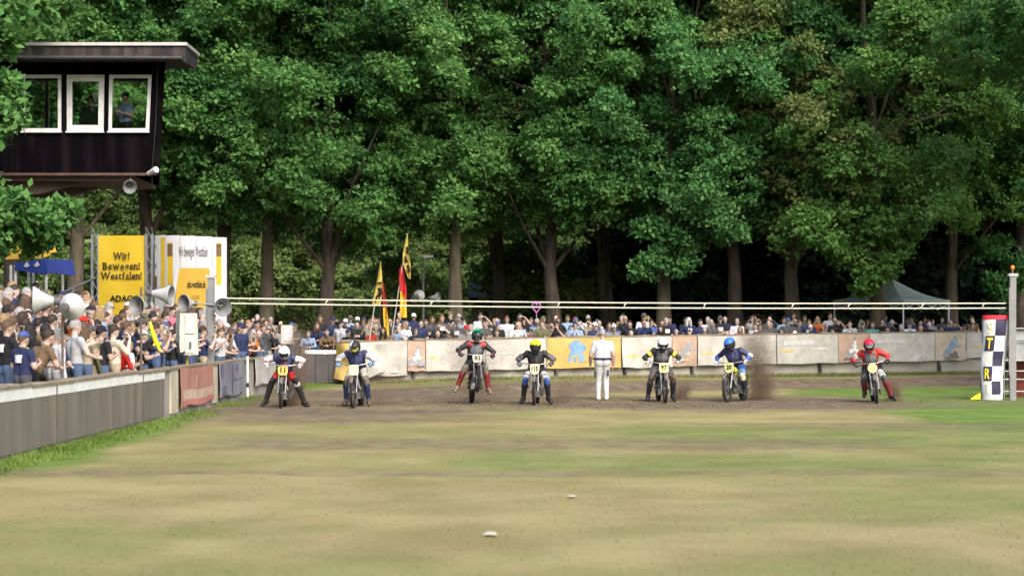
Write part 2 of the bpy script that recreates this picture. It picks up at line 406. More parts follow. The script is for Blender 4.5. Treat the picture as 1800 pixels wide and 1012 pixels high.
def leaves(lobes, sprays, per, L, Wd, seed, up=0.45, spread=0.17):
    """leaf quads on twig sprays that sit on the outer side of many lobes"""
    g = np.random.default_rng(seed); lobes = np.asarray(lobes, float); nl = len(lobes)
    ctr = lobes[:, :3].mean(0)
    c = np.repeat(lobes[:, :3], sprays, 0); r = np.repeat(lobes[:, 3], sprays)
    o = c - ctr; o[:, 2] *= 0.5; o /= (np.linalg.norm(o, axis=1, keepdims=True) + 1e-6)
    d = g.normal(size=c.shape) + 0.55 * o + np.array([0, 0, up]); d /= np.linalg.norm(d, axis=1, keepdims=True)
    pos = c + d * (r * (0.62 + 0.48 * g.random(len(r))))[:, None] * np.array([1, 1, 0.72])
    st = g.random(len(pos)) * 0.55
    pos = np.repeat(pos, per, 0); d = np.repeat(d, per, 0); st = np.repeat(st, per)
    n = len(pos); base = pos + g.normal(size=(n, 3)) * spread * np.array([1, 1, .6])
    a = d * 0.55 + g.normal(size=(n, 3)) * 0.75; a[:, 2] -= 0.05; a /= np.linalg.norm(a, axis=1, keepdims=True)
    nn = d * 0.9 + np.array([0, 0, 0.7]) + g.normal(size=(n, 3)) * 0.30
    w = np.cross(a, nn); w /= (np.linalg.norm(w, axis=1, keepdims=True) + 1e-6)
    s = (0.55 + 0.9 * g.random(n) ** 1.3)[:, None]
    v = np.stack([base, base + a * L * .45 * s + w * Wd * s, base + a * L * s, base + a * L * .45 * s - w * Wd * s], 1).reshape(-1, 3)
    t = np.clip(0.12 + st + 0.3 * g.random(n), 0, 1)
    return v, np.arange(4 * n).reshape(-1, 4), np.repeat(t, 4)

def crown_lobes(seed, z0, z1, rad, n, rl=(0.85, 1.55), power=0.5, skirt=0, boughs=0):
    g = np.random.default_rng(seed); out = []
    for i in range(skirt):      # low branches that hang below the crown
        t = 6.283 * (i + g.random()) / skirt; q = rad * (.40 + .5 * g.random()); out.append((q * math.cos(t), q * math.sin(t), z0 + g.random() * 2.6 - .5, .55 + .5 * g.random()))
    env = lambda u: rad * (math.sin(math.pi * min(1, (u * 0.93 + 0.10))) ** power)
    if boughs:                  # big boughs, each a bank of foliage made of several lobes, with dark gaps between
        for k in range(boughs):
            u = (k + g.random()) / boughs; t = 2.4 * k + g.normal() * .7; rb = 1.0 + 1.3 * g.random() ** 1.3; q = env(u) * (.72 + .33 * g.random()); z = z0 + (z1 - z0) * u
            bx_, by_ = q * math.cos(t), q * math.sin(t)
            for j in range(n):
                o = g.normal(size=3) * np.array([.55, .55, .42]) * rb; r_ = math.hypot(bx_ + o[0], by_ + o[1])
                out.append((bx_ + o[0], by_ + o[1], z + o[2] - .28 * max(0, r_ - q), .48 + .42 * g.random()))
        for k in range(boughs):
            u = g.random(); t = g.random() * 6.283; q = env(u) * .72 * g.random() ** .6; out.append((q * math.cos(t), q * math.sin(t), z0 + (z1 - z0) * u, 1.3))
        return out
    while len(out) < n:
        u = g.random(); z = z0 + (z1 - z0) * u
        a = g.random() * 6.283; q = env(u) * (0.25 + 0.75 * math.sqrt(g.random()))
        out.append((q * math.cos(a), q * math.sin(a), z, rl[0] + (rl[1] - rl[0]) * g.random()))
    return out
def wood(seed, h, r0, lobes, nl=7, lean=0.0):
    g = random.Random(seed); mb = MB(); p = []; x = y = 0.0
    N = 9
    for i in range(N + 1):
        t = i / N; p.append((x + lean * t * h, y, -0.4 + t * (h + 0.4))); x += g.uniform(-.17, .17); y += g.uniform(-.17, .17)
    rr = [r0 * (1.55 if i == 0 else 1.12 if i == 1 else (1 - 0.78 * (i / N) ** 1.2)) for i in range(N + 1)]
    mb.tube(p, rr, 12)
    for k in range(nl):
        i = g.randrange(2, N - 1); s = Vector(p[i]); e = lobes[g.randrange(len(lobes))]; e = Vector(e[:3])
        if e.z < s.z + 0.4: e.z = s.z + 0.8 + g.random()
        m = s.lerp(e, .45) + Vector((g.uniform(-.3, .3), g.uniform(-.3, .3), g.uniform(-.1, .5)))
        ra = rr[i] * g.uniform(.35, .55)
        mb.tube([s, s.lerp(m, .5), m, e], [ra, ra * .8, ra * .55, ra * .15], 7)
        for q in range(2):
            e2 = m + Vector((g.uniform(-1.3, 1.3), g.uniform(-1.3, 1.3), g.uniform(.1, 1.4)))
            mb.tube([m, m.lerp(e2, .5) + Vector((0, 0, .15)), e2], [ra * .45, ra * .3, ra * .08], 5)
    return mb
CROWNS = {}; WOODS = {}
specs = {0: (6.1, 19.0, 4.7, 30), 1: (6.5, 18.5, 4.4, 28), 2: (5.8, 20.0, 4.9, 32), 3: (6.8, 18.8, 4.3, 28)}
for k, (z0, z1, rad, n) in specs.items():
    lb = crown_lobes(100 + k, z0, z1, rad, 7, skirt=18, boughs=n); CROWNS[k] = (lb, leaves(lb, 27, 18, 0.165, 0.062, 200 + k, spread=.14))
    WOODS[k] = wood(300 + k, z1 - 3.5, 0.29, lb, 9)
_cm = {}
def crown_me(k):
    if k not in _cm:
        v, f, t = CROWNS[k][1]; _cm[k] = np_mesh('crown', v, f, LEAF['oak'], {'tint': t})
    return _cm[k]
def own_mat(o, m): o.material_slots[0].link = 'OBJECT'; o.material_slots[0].material = m; return o
_wm = {}
def wood_me(k, bark):
    if (k, bark.name) not in _wm: _wm[(k, bark.name)] = WOODS[k].mesh('trunk', bark)
    return _wm[(k, bark.name)]
def tree(px, Y, k, leaf, label, rz=0.0, s=1.0, sw=1.0, bark=None, group='broadleaf trees behind the crowd'):
    x = PX(px, Y); z = float(hbank(x, Y))
    t = thing('broadleaf_tree', label, 'tree', (x, Y, z), (0, 0, rz), group); t.scale = (s * sw, s * sw, s)
    link('trunk', wood_me(k, bark or M_bark), t); own_mat(link('crown', crown_me(k), t), LEAF[leaf]); return t
front = [
    (22, 66, 1, 'oak', 'leafy oak behind the blue and yellow stall at far left', 0.4, .98),
    (130, 67, 0, 'deep', 'oak with brown trunk just left of the yellow sign', 1.9, 1.0),
    (253, 69, 3, 'oak', 'thin dark-trunked oak rising behind the gap between sign and display wall', 3.0, 1.05),
    (388, 69, 1, 'oak', 'oak with dark trunk at right edge of the curved white display wall', 4.2, 1.0),
    (464, 70, 2, 'deep', 'straight oak with grey-brown trunk left of the dark thick-trunked oak', 0.9, 1.0),
    (570, 69, 0, 'oak', 'oak with thick dark trunk left of the flags', 2.4, 1.02),
    (700, 79, 3, 'deep', 'deep green oak whose trunk stands behind the taller flag', 5.1, 1.08),
    (806, 70.5, 2, 'oak', 'oak with pale brown trunk right of the street lamp', 3.7, .97),
    (880, 77, 1, 'deep', 'oak with slim dark trunk between two paler trunks near the centre', 0.2, 1.05),
    (974, 70.5, 0, 'oak', 'oak with broad brown trunk behind the pink heart', 5.5, 1.0),
    (1078, 75, 3, 'deep', 'oak with forked dark trunk behind the walking official', 1.2, 1.05),
    (1166, 69.5, 1, 'deep', 'oak with greenish trunk behind the white-helmeted rider with the black vest', 2.9, .98),
    (1291, 71, 2, 'deep', 'oak with leaning brown trunk above the blue-helmeted rider', 4.6, 1.0),
    (1391, 70.5, 0, 'rusty', 'oak with yellow-brown tinged leaves and grey trunk', 0.6, 1.02),
    (1476, 78, 3, 'fresh', 'fresh green oak with shaded trunk left of the tent', 2.2, 1.05),
    (1546, 68, 2, 'fresh', 'bright green oak standing in front of the tent', 4.0, .98),
    (1668, 73, 0, 'fresh', 'bright green broad oak behind the tent', 1.1, 1.03),
    (1790, 74, 1, 'deep', 'dark green oak behind the start post at right edge', 5.0, 1.02),
]
FRONT = []
for a in front:
    px, Y, k, lf, lb, rz, s = a
    FRONT.append(tree(px, Y, k, lf, lb, rz, s, bark=M_bark2 if px in (1166, 1391, 1546, 464, 130, 806) else M_bark))
def low_branch(t, Y, spots_, leaf):
    O = t.location; s_ = t.scale[0]; Rm = Matrix.Rotation(-t.rotation_euler.z, 3, 'Z'); lb = []
    for px, py, r in spots_:
        p = Vector((PX(px, Y), Y, PZ(py, Y))) - O; p = Rm @ p; lb.append((p.x / s_, p.y / s_, p.z / s_, r))
        for q in range(2): lb.append((p.x / s_ + rng.uniform(-.5, .5), p.y / s_ + rng.uniform(-.6, .6), p.z / s_ + rng.uniform(-.3, .4), r * .75))
    v, f, ti = leaves(lb, 26, 13, 0.185, 0.068, int(O.x * 10) + 999, spread=.13); o = link('low_branch', np_mesh('low_branch', v, f, LEAF[leaf], {'tint': ti}), t)
    mb = MB()
    for q in lb[::3]: mb.tube([(0, 0, max(2.0, q[2] + .2)), (q[0] * .5, q[1] * .5, q[2] + .35), q[:3]], [.07, .045, .015], 6)
    mb.build('limb', M_bark, t)
LOW = {1546: [(1530, 415, .7), (1562, 438, .8), (1515, 455, .6), (1545, 480, .5), (1522, 500, .36)], 1166: [(1148, 408, .7), (1188, 428, .6), (1160, 452, .5), (1140, 474, .38), (1192, 470, .35)], 1391: [(1368, 402, .5), (1402, 418, .45)],
       1291: [(1322, 392, .5)], 570: [(612, 378, .55)], 974: [(1002, 392, .5)], 700: [(690, 410, .6), (648, 395, .5)], 1790: [(1760, 440, .8), (1790, 480, .7), (1765, 510, .5)]}
for a, t in zip(front, FRONT):
    if a[0] in LOW: low_branch(t, a[1] - 1.6, LOW[a[0]], a[3])
back = [(-60, 84, 2), (70, 86, 0), (190, 83, 1), (320, 88, 2), (430, 84, 3), (520, 90, 0), (640, 87, 2), (755, 92, 1), (850, 88, 0), (935, 93, 2), (1030, 88, 1), (1125, 92, 0), (1225, 87, 2), (1340, 90, 1), (1440, 92, 0), (1530, 88, 2), (1625, 92, 3), (1735, 88, 2), (1850, 90, 0)]
for i, (px, Y, k) in enumerate(back):
    if px < 1180: Y += 42
    t = tree(px, Y, k, 'deep' if i % 3 else 'oak', 'tall tree of the second row deep in the wood, ' + nth(i), i * 1.7, 1.14, 1.1, group='second row trees in the wood')
far = [(-100, 112, 0), (20, 108, 2), (140, 113, 1), (260, 109, 2), (390, 114, 0), (500, 110, 2), (620, 115, 1), (730, 109, 2), (860, 114, 0), (980, 110, 2), (1090, 115, 0), (1210, 110, 2), (1330, 114, 1), (1450, 109, 2), (1570, 114, 0), (1690, 110, 2), (1810, 113, 1), (1910, 110, 2)]
for i, (px, Y, k) in enumerate(far):
    Y += 36
    tree(px, Y, k, 'deep', 'tall tree of the third row at the back of the wood, ' + nth(i), i * 2.3, 1.42, 1.25, group='back row trees in the wood')
# trees that stand to either side of the picture and shade the place
for X, Y, k in ((21.5, 58, 0), (24, 47, 2), (-20.5, 57, 1), (-22, 47, 0)):
    x = PX(0, Y); t = tree(900 + X * sp(Y), Y, k, 'oak', 'broadleaf tree standing outside the edge of the picture', X, 1.0, group='trees beside the picture')

# the wood goes on round the other side of the track, behind the camera
for i in range(9):
    X = -44 + i * 11; Yb = -42 - 5 * (i % 2); t = thing('broadleaf_tree', 'tall broadleaf tree on the near side of the track behind the camera', 'tree', (X, Yb, 0), (0, 0, i), 'trees behind the camera'); t.scale = (1.6, 1.6, 1.5)
    link('trunk', wood_me(i % 4, M_bark), t); own_mat(link('crown', crown_me(i % 4), t), LEAF['oak'])
# undergrowth: shrubs between and behind the trunks
_sh = []
for k in range(3):
    lb = crown_lobes(500 + k, 0.3, 3.4, 1.7, 20, (0.45, 0.8), 0.35); _sh.append(leaves(lb, 34, 10, 0.19, 0.068, 600 + k, spread=.13))
_shm = {}
def shrub(px, Y, k, leaf, label, s=1.0, sw=1.0, group='shrubs under the trees'):
    if k not in _shm:
        v, f, t = _sh[k]; _shm[k] = np_mesh('foliage', v, f, LEAF['under'], {'tint': t})
    if k not in _stm:
        mb = MB(); g = random.Random(k)
        for q in range(6):
            a = g.random() * 6.28; e = Vector((math.cos(a) * .9, math.sin(a) * .9, g.uniform(1.5, 2.8)))
            mb.tube([(0, 0, -.2), e * .5 + Vector((0, 0, .2)), e], [.05, .035, .01], 5)
        _stm[k] = mb.mesh('stem', M_bark)
    x = PX(px, Y); t = thing('shrub', label, 'shrub', (x, Y, float(hbank(x, Y))), (0, 0, px * .13), group); t.scale = (s * sw, s * sw, s)
    own_mat(link('foliage', _shm[k], t), LEAF[leaf]); link('stem', _stm[k], t)
_stm = {}
g = random.Random(3)
for i in range(26):
    px = -60 + i * 48 + g.uniform(-12, 12); Y = g.uniform(106, 110)
    shrub(px, Y, i % 3, 'under', 'light green shrub between the trunks left of the dark wood, ' + nth(i), g.uniform(.9, 1.5), g.uniform(.9, 1.15), 'light green understorey shrubs')
for i in range(24):  # bushes whose dark leaf colour stands in for shade under the trees
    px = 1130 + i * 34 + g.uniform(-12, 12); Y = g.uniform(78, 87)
    shrub(px, Y, i % 3, 'shade_dark', 'bush with leaves coloured dark for the shade of the right hand wood', g.uniform(1.5, 2.2), 1.15, 'bushes coloured dark for shade')
for i in range(44):  # same darkened leaves, shade painted in at the back of the wood
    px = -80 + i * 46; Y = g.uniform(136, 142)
    shrub(px, Y, i % 3, 'shade_dark', 'bush coloured dark for shade at the very back of the wood', g.uniform(2.2, 3.0), 1.25, 'shade-dark bushes closing the wood')
young = [(-60 + i * 84 + (i * 37) % 20, 112 + (i * 5) % 7, (1, 3, 0, 2)[i % 4]) for i in range(15)]
for i, (px, Y, k) in enumerate(young):
    t = tree(px, Y, k, 'under', 'young light green tree in the clearing behind the trunks, ' + nth(i), i * 1.3, .78, 1.15, group='young trees in the clearing'); t.location.z -= 4.2
shrub(690, 76, 1, 'under', 'low leafy bush right behind the two flags', 1.0)
shrub(560, 73, 0, 'under', 'low bush in front of the thick dark trunk', .8)
shrub(925, 80, 2, 'under', 'sunlit bush left of the broad brown trunk', 1.3); shrub(1010, 79, 0, 'under', 'sunlit bush right of the broad brown trunk', 1.2)

# branches of a tree outside the left edge reach in front of the tower
def edge_tree():
    x0, Y0 = -16.3, 40.5
    def L(px, py, Y, r): return (PX(px, Y) - x0, Y - Y0, PZ(py, Y) - float(hbank(x0, Y0)), r)
    lb = [L(-8, 18, 41, .75), L(45, 8, 43, .55), L(95, 12, 44.5, .5), L(-20, 75, 41, .6), L(-22, 170, 41, .75), L(2, 205, 41, .42), L(-30, 240, 41, .5), L(-5, 150, 41, .3),
          L(25, 395, 41, .55), L(65, 385, 41, .6), L(95, 375, 41.5, .4), L(0, 365, 40.5, .6), L(-30, 420, 40.5, .6), L(55, 425, 42, .35), L(-60, 330, 40.5, .7)]
    g = np.random.default_rng(4)
    lb += [(g.normal() * 1.2 - 1.2, g.normal() * 1.8, 5.0 + 9 * g.random(), .8 + .6 * g.random()) for _ in range(34)]
    lb += [(g.uniform(-1, 2.2), g.uniform(-1.5, 1.5), 9.6 + 2.5 * g.random(), .6 + .3 * g.random()) for _ in range(8)]
    t = thing('broadleaf_tree', 'leafy branches of a near oak reaching in front of the tower', 'tree', (x0, Y0, float(hbank(x0, Y0))))
    v, f, ti = leaves(lb, 46, 13, 0.20, 0.068, 77, spread=.13); link('crown', np_mesh('crown', v, f, LEAF['oak'], {'tint': ti}), t)
    mb = wood(41, 12, .32, lb[15:], 6)
    for q in (0, 4, 9, 1, 12): mb.tube([(0, 0, max(1.5, lb[q][2] - 1.6)), (lb[q][0] * .5, lb[q][1] * .5, lb[q][2] - .5), lb[q][:3]], [.09, .06, .02], 6)
    mb.build('trunk', M_bark, t)
edge_tree()

# dark hut under the trees
h = thing('wooden_hut', 'dark wooden hut under the trees behind the centre of the crowd', 'hut', (PX(872, 86), 86, 1.05))
MB().box((0, 0, 1.15), (2.2, 2.4, 2.3)).build('wall', mat('hut boards', (0.030, 0.024, 0.028), .9, .3, 4, .5, 30), h)
MB().poly([(-1.35, -1.9, 2.2), (1.35, -1.9, 2.2), (1.35, 0, 3.0), (-1.35, 0, 3.0)], (0, 0, .1)).poly([(-1.35, 0, 3.0), (1.35, 0, 3.0), (1.35, 1.9, 2.2), (-1.35, 1.9, 2.2)], (0, 0, .1)).build('roof', mat('hut roof', (.06, .05, .05), .9), h)
MB().box((0.3, -1.23, 1.0), (.85, .06, 2.0)).build('door', mat('hut door', (.05, .035, .03), .8), h)

# ------------------------------------------------------------------ left wall
M_conc = mat('weathered concrete', (0.288, 0.268, 0.228), .9, .22, 1.6, .5, 30)
M_conc2 = mat('pale concrete', (0.320, 0.300, 0.256), .9, .2, 1.2, .5, 30)
M_cop = mat('coping', (0.20, 0.165, 0.115), .9, .35, 5, .6, 30)
M_white = mat('white paint', (0.640, 0.632, 0.608), .6, .10, 3)
def streaky(name, a, b, c):
    m = mat(name, a, .75, .2)
    n = m.node_tree.nodes; l = m.node_tree.links; bs = n['Principled BSDF']
    t = n.new('ShaderNodeTexNoise'); t.inputs['Scale'].default_value = 1.0; t.inputs['Detail'].default_value = 6
    mp = n.new('ShaderNodeMapping'); mp.inputs['Scale'].default_value = (3, 3.0, .35)
    g_ = n.new('ShaderNodeNewGeometry'); l.new(g_.outputs['Position'], mp.inputs[0]); l.new(mp.outputs[0], t.inputs['Vector'])
    r = n.new('ShaderNodeValToRGB'); r.color_ramp.elements[0].position = .3; r.color_ramp.elements[1].position = .75
    r.color_ramp.elements[0].color = (*b, 1); r.color_ramp.elements[1].color = (*c, 1); e = r.color_ramp.elements.new(.5); e.color = (*a, 1)
    l.new(t.outputs[0], r.inputs[0]); l.new(r.outputs[0], bs.inputs['Base Color']); return m
M_board = streaky('dirty dark board', (0.150, 0.132, 0.106), (0.112, 0.102, 0.088), (0.195, 0.172, 0.138))
bw = thing('boundary_wall', 'long low concrete wall along the left side of the track', 'wall', (WALL_X, 0, 0))
y = 6.0; i = 0
while y < 58.2:
    L = min(2.44, 58.3 - y); tz = 1.04 + 0.012 * math.sin(i * 2.1)
    MB().box((-0.13, y + L / 2, tz / 2 - .1), (.20, L - .02, tz + .2)).build('panel', M_conc, bw)
    MB().sheet(lambda u, v, y=y, L=L, i=i: (-.27 + .30 * v, y + L * u, tz + .004 + .022 * math.sin(u * 9 + i * 3) * (1 - abs(2 * v - 1)) + .018 * (1 - abs(2 * v - 1))), 8, 3, thick=(0, 0, -.045)).build('coping', M_cop, bw)
    if y < 35.2:
        MB().box((-.008, y + L / 2, .465), (.035, L - .012, .75)).build('dark_board', M_board, bw)
        MB().box((-.004, y + L / 2, .925), (.040, L - .02, .165)).build('white_strip', M_white, bw)
    y += 2.44; i += 1
for yy, wd in ((36.35, .75), (41.3, .72)): MB().box((-.012, yy, .545), (.04, wd, .90)).build('beige_board', mat('beige board', (.42, .38, .29), .8, .18, 2), bw)
for yy in (12.3, 19.6, 26.9, 33.2): MB().box((.012, yy, .5), (.025, .05, 1.0)).build('batten', mat('dark batten', (.10, .085, .07), .9), bw)

def hang_left(name, y0, y1, z0, z1, m, label, off=.03, cols=(), curl=0.0):
    t = thing(name, label, 'banner', (WALL_X + off, (y0 + y1) / 2, z0)); Ly = y1 - y0; hz = z1 - z0
    f = lambda u, v: (0.022 * math.sin(u * 19) * (1 - v) + .012 * math.sin(u * 7 + v * 5) + .02, (u - .5) * Ly, hz * v + (1 - v) * .03 * math.sin(u * 8))
    MB().sheet(f, 24, 6, thick=(-.012, 0, 0)).build('fabric', m, t)
    for (u0, u1, v0, v1, mm) in cols:
        MB().sheet(lambda a, b: Vector(f(u0 + (u1 - u0) * a, v0 + (v1 - v0) * b)) + Vector((.006, 0, 0)), 10, 4).build('print', mm, t)
    return t
M_fred = streaky('faded red banner', (0.352, 0.164, 0.116), (0.296, 0.160, 0.120), (0.368, 0.216, 0.164))
M_fblue = streaky('faded blue grey banner', (0.200, 0.200, 0.228), (0.144, 0.144, 0.184), (0.264, 0.264, 0.284))
M_fred2 = mat('faded red print', (.40, .16, .13), .8, .2, 3); M_fred3 = mat('faded tan print', (.42, .31, .23), .8, .15, 3)
M_dblue = mat('dark slate print', (.13, .13, .19), .8, .3, 4)
hang_left('banner', 36.85, 40.85, .17, 1.0, M_fred, 'faded red banner on the left wall', cols=((0.02, .98, .02, .16, M_fred2), (.02, .98, .17, .42, M_fred3), (.40, .44, .45, .8, M_fred3)))
hang_left('banner', 41.75, 45.6, .19, 1.01, M_fblue, 'faded blue-grey banner on the left wall beside the white marker post', cols=((.03, .16, .55, .97, M_dblue), (.46, .52, .05, .95, M_dblue), (.05, .3, .02, .3, M_dblue), (.55, .95, .45, .5, M_dblue), (.62, .70, .7, .95, M_dblue)))
M_ban = mat('white banner', (0.400, 0.384, 0.348), .8, .17, 2.6, .35, 9)
hang_left('banner', 47.6, 52.6, .28, 1.02, M_ban, 'plain white banner hung on the left wall behind the rider with plate 11')
p = thing('marker_post', 'thin white post with dark band against the left wall', 'post', (WALL_X + .06, 46.0, 0))
MB().tube([(0, 0, -.1), (0, 0, 1.12)], .035, 10).build('pole', M_white, p); MB().tube([(0, 0, .30), (0, 0, .42)], .039, 10).build('band', mat('black', (.02, .02, .022), .6), p)

# gate between the walls
M_dk = mat('dark panel', (0.075, 0.068, 0.070), .7, .25, 2, .3, 20)
gt = thing('wall_gate', 'dark metal gate with white top strip between left and far wall', 'gate', (-6.35, 58.55, 0))
for k in range(3): MB().box((-.46 + k * .42, 0, .50), (.40, .05, .98)).build('gate_panel', M_dk, gt)
MB().box((-.04, -.035, 1.06), (1.16, .04, .13)).build('white_strip', M_white, gt)
for xx in (-.68, .60): MB().box((xx, .03, .55), (.09, .09, 1.25)).build('gate_post', M_conc, gt)
MB().tube([(.02, -.06, .98), (.10, -.06, .98)], .012, 6).build('latch', mat('steel', (.4, .4, .41), .4, .1, metal=.8), gt)

# ------------------------------------------------------------------ far wall
fw = thing('far_wall', 'curved concrete wall round the far bend below the crowd', 'wall', (0, 0, 0))
def wp(x, off=0.0):
    e = .05; y0 = float(ywall(x)); dy = (float(ywall(x + e)) - float(ywall(x - e))) / (2 * e); n = Vector((dy, -1, 0)).normalized()
    return Vector((x, y0, 0)) + n * off
xs = [-5.75 + 2.42 * k for k in range(14)]
for k in range(len(xs) - 1):
    a, b = wp(xs[k]), wp(xs[k + 1]); d = (b - a); ang = math.atan2(d.y, d.x); c = (a + b) / 2; tz = wall_top(c.x); rot = Euler((0, 0, ang))
    nrm = Vector((math.sin(ang), -math.cos(ang), 0)); bz = -.25
    MB().box((c.x + nrm.x * -.06, c.y + nrm.y * -.06, (tz + bz) / 2), (d.length - .13, .14, tz - bz), rot).build('panel', M_conc2, fw)
    MB().box((a.x + nrm.x * .0, a.y + nrm.y * .0, (tz - .1) / 2), (.10, .12, tz - .02), rot).build('support_post', M_dk, fw)
    MB().box((a.x + nrm.x * .10, a.y + nrm.y * .10, .26), (.07, .10, .46), rot).build('bracket', M_dk, fw)
    MB().sheet(lambda u, v, a=a, d=d, nrm=nrm, tz=tz, k=k: a + d * u + nrm * (.13 - .34 * v) + Vector((0, 0, tz + .012 + .018 * math.sin(u * 11 + k) * math.sin(v * 3.1) + .025 * math.sin(v * 3.1))), 10, 3, thick=(0, 0, -.05)).build('coping', M_cop, fw)

M_peach = mat('peach banner', (0.376, 0.268, 0.200), .8, .18, 2.5, .25, 9); M_yel = mat('faded yellow banner', (0.432, 0.300, 0.096), .8, .16, 2, .25, 9)
M_tan = mat('tan banner', (.40, .345, .265), .8, .15, 2, .25, 9); M_gold = mat('gold print', (.52, .40, .13), .7, .2, 5)
M_lgrey = mat('pale grey print', (.47, .465, .45), .8, .15, 6); M_mgrey = mat('mid grey print', (.27, .265, .27), .8, .3, 9); M_bprint = mat('blue print', (.155, .27, .40), .8, .2, 6); M_dprint = mat('dark print', (.14, .12, .115), .8, .35, 8)
M_wprint = mat('white print', (.60, .58, .56), .8, .15, 8)
def banner(px0, px1, m, label, prints=(), hh=1.04, sag=0.0, ruck=1.0, group=None):
    """loose printed cloth hung on the far wall; x is found from the wall's own line"""
    def xat(px):
        x = 0.0
        for _ in range(30): x = (px - 900) / sp(float(ywall(x)) - .15)
        return x
    x0, x1 = xat(px0), xat(px1); ph = px0 * .37
    t = thing('banner', label, 'banner', wp((x0 + x1) / 2, .16), group=group); O = t.location.copy()
    def f(u, v, off=0.0):
        x = x0 + (x1 - x0) * u; tz = wall_top(x) - .015
        wr = (.035 * math.sin(u * (x1 - x0) * 4.3 + ph + v * 2) + .02 * math.sin(u * (x1 - x0) * 11 - v * 4 + ph)) * (1.15 - v) * ruck
        q = wp(x, .19 + wr + off + .02 * (1 - v)); z = tz - hh * (1 - v) - sag * math.sin(math.pi * u) * (1 - v) + .015 * math.sin(u * 9 + ph) * (1 - v)
        z -= .02 * abs(math.sin(u * (x1 - x0) * 1.3 + ph)) * v
        return Vector((q.x, q.y, z)) - O
    nn = max(10, int((x1 - x0) * 9))
    MB().sheet(f, nn, 8, thick=(0, .012, 0)).build('fabric', m, t)
    asp = (x1 - x0) / hh
    for q, (kind, cu, cv, sc, mm) in enumerate(prints):
        off = .010 + .002 * q
        if kind == 'bar':
            MB().sheet(lambda a, b: f(cu + (a - .5) * sc[0], cv + (b - .5) * sc[1] * (1 + .25 * math.sin(a * 23)), off), 16, 2).build('print', mm, t)
        else:
            pl = SHAPES[kind]; mb = MB()
            for poly in pl:
                P = [f(min(.995, max(.005, cu + (a - .5) * sc / asp)), min(.99, max(.01, cv + (b - .5) * sc)), off) for a, b in poly]
                c = sum(P, Vector()) / len(P); mb.add(P + [c], [(i, (i + 1) % len(P), len(P)) for i in range(len(P))])
            mb.build('print', mm, t, smooth=False)
    return t
def circ(cx, cy, r, n=14, ry=None): return [(cx + r * math.cos(6.283 * k / n), cy + (ry or r) * math.sin(6.283 * k / n)) for k in range(n)]
SHAPES = {
    'rider': [circ(.30, .22, .17), circ(.72, .20, .15), [(.28, .25), (.45, .45), (.72, .36), (.74, .22), (.5, .18)], [(.42, .42), (.50, .72), (.64, .74), (.70, .5), (.62, .36)], circ(.57, .83, .10), [(.36, .52), (.30, .60), (.50, .70), (.56, .64)]],
    'dirt': [[(.02, .03), (.1, .16), (.3, .10), (.5, .2), (.7, .1), (.9, .18), (.98, .03)]],
    'peak': [[(0, .02), (.18, .10), (.42, .30), (.60, .62), (.74, .40), (.86, .22), (1, .05)]],
    'peak2': [[(.30, .06), (.55, .16), (.62, .34), (.72, .16), (.88, .08)]],
    'lean': [[(.02, .10), (.25, .30), (.45, .62), (.62, .90), (.78, .84), (.80, .6), (.66, .45), (.50, .22), (.30, .08)], circ(.28, .2, .15), circ(.70, .86, .09), [(.6, .5), (.95, .62), (.97, .5), (.66, .40)]],
    'lean2': [[(.10, .05), (.35, .30), (.55, .30), (.75, .45), (.9, .1), (.6, .04)]],
    'splash': [circ(.48, .66, .24, 18, .26), [(.30, .55), (.20, .40), (.16, .10), (.26, .08), (.32, .34), (.40, .40)], [(.38, .45), (.36, .12), (.46, .06), (.50, .40)], [(.52, .45), (.56, .10), (.70, .05), (.80, .20), (.70, .42), (.84, .55), (.78, .75), (.6, .7)], circ(.72, .62, .13), circ(.32, .70, .14)],
    'splash2': [circ(.45, .62, .07), [(.40, .35), (.44, .18), (.50, .20), (.47, .40)], [(.60, .30), (.66, .22), (.70, .30), (.64, .42)]],
}
banner(624, 714, M_ban, 'wide pale banner with grey smear nearest the gate on the far wall', [('peak2', .72, .35, .6, M_lgrey)], 1.16, ruck=1.3)
banner(715, 746, M_peach, 'peach banner with grey rider print beside the pale banner nearest the gate', [('dirt', .5, .4, .62, M_dprint), ('rider', .5, .5, .78, M_mgrey), ('rider', .53, .55, .42, M_wprint)], 1.02)
banner(747, 850, M_ban, 'white banner with small gold mark behind the green-helmeted rider', [('bar', .12, .45, (.12, .08), M_gold)])
banner(851, 958, M_ban, 'blank white banner behind the yellow-helmeted rider', [('bar', .3, .55, (.3, .05), M_lgrey)], ruck=1.3)
banner(959, 1088, M_yel, 'yellow banner with ragged blue emblem left of the official', [('splash', .40, .56, .90, M_bprint), ('splash2', .40, .56, .8, M_mgrey), ('bar', .55, .2, (.2, .03), M_peach)])
banner(1090, 1178, M_ban, 'white banner with gold mark right of the official', [('bar', .22, .38, (.24, .08), M_gold)], 1.06, .02, 1.6)
banner(1179, 1221, M_peach, 'peach banner with slanted grey print right of the black-vested rider', [('dirt', .4, .45, .6, M_tan), ('lean', .5, .5, .80, M_mgrey), ('rider', .52, .55, .4, M_lgrey)], 1.04, .02, 1.4)
banner(1223, 1360, M_ban, 'white banner partly hidden by the tall brown dirt spray', [('bar', .12, .42, (.14, .08), M_gold)], 1.04, .02, 1.6)
banner(1362, 1469, M_ban, 'clean white banner with gold line and pale grey print right of the tall dirt spray', [('bar', .16, .45, (.24, .07), M_gold), ('bar', .70, .50, (.30, .10), M_lgrey), ('bar', .36, .72, (.5, .16), M_lgrey)], 1.05, 0, .4)
banner(1470, 1524, M_peach, 'peach banner with white and grey rider print left of the red-helmeted rider', [('dirt', .45, .42, .75, M_dprint), ('rider', .48, .52, .86, M_mgrey), ('rider', .50, .54, .52, M_wprint)], 1.03, 0, .4)
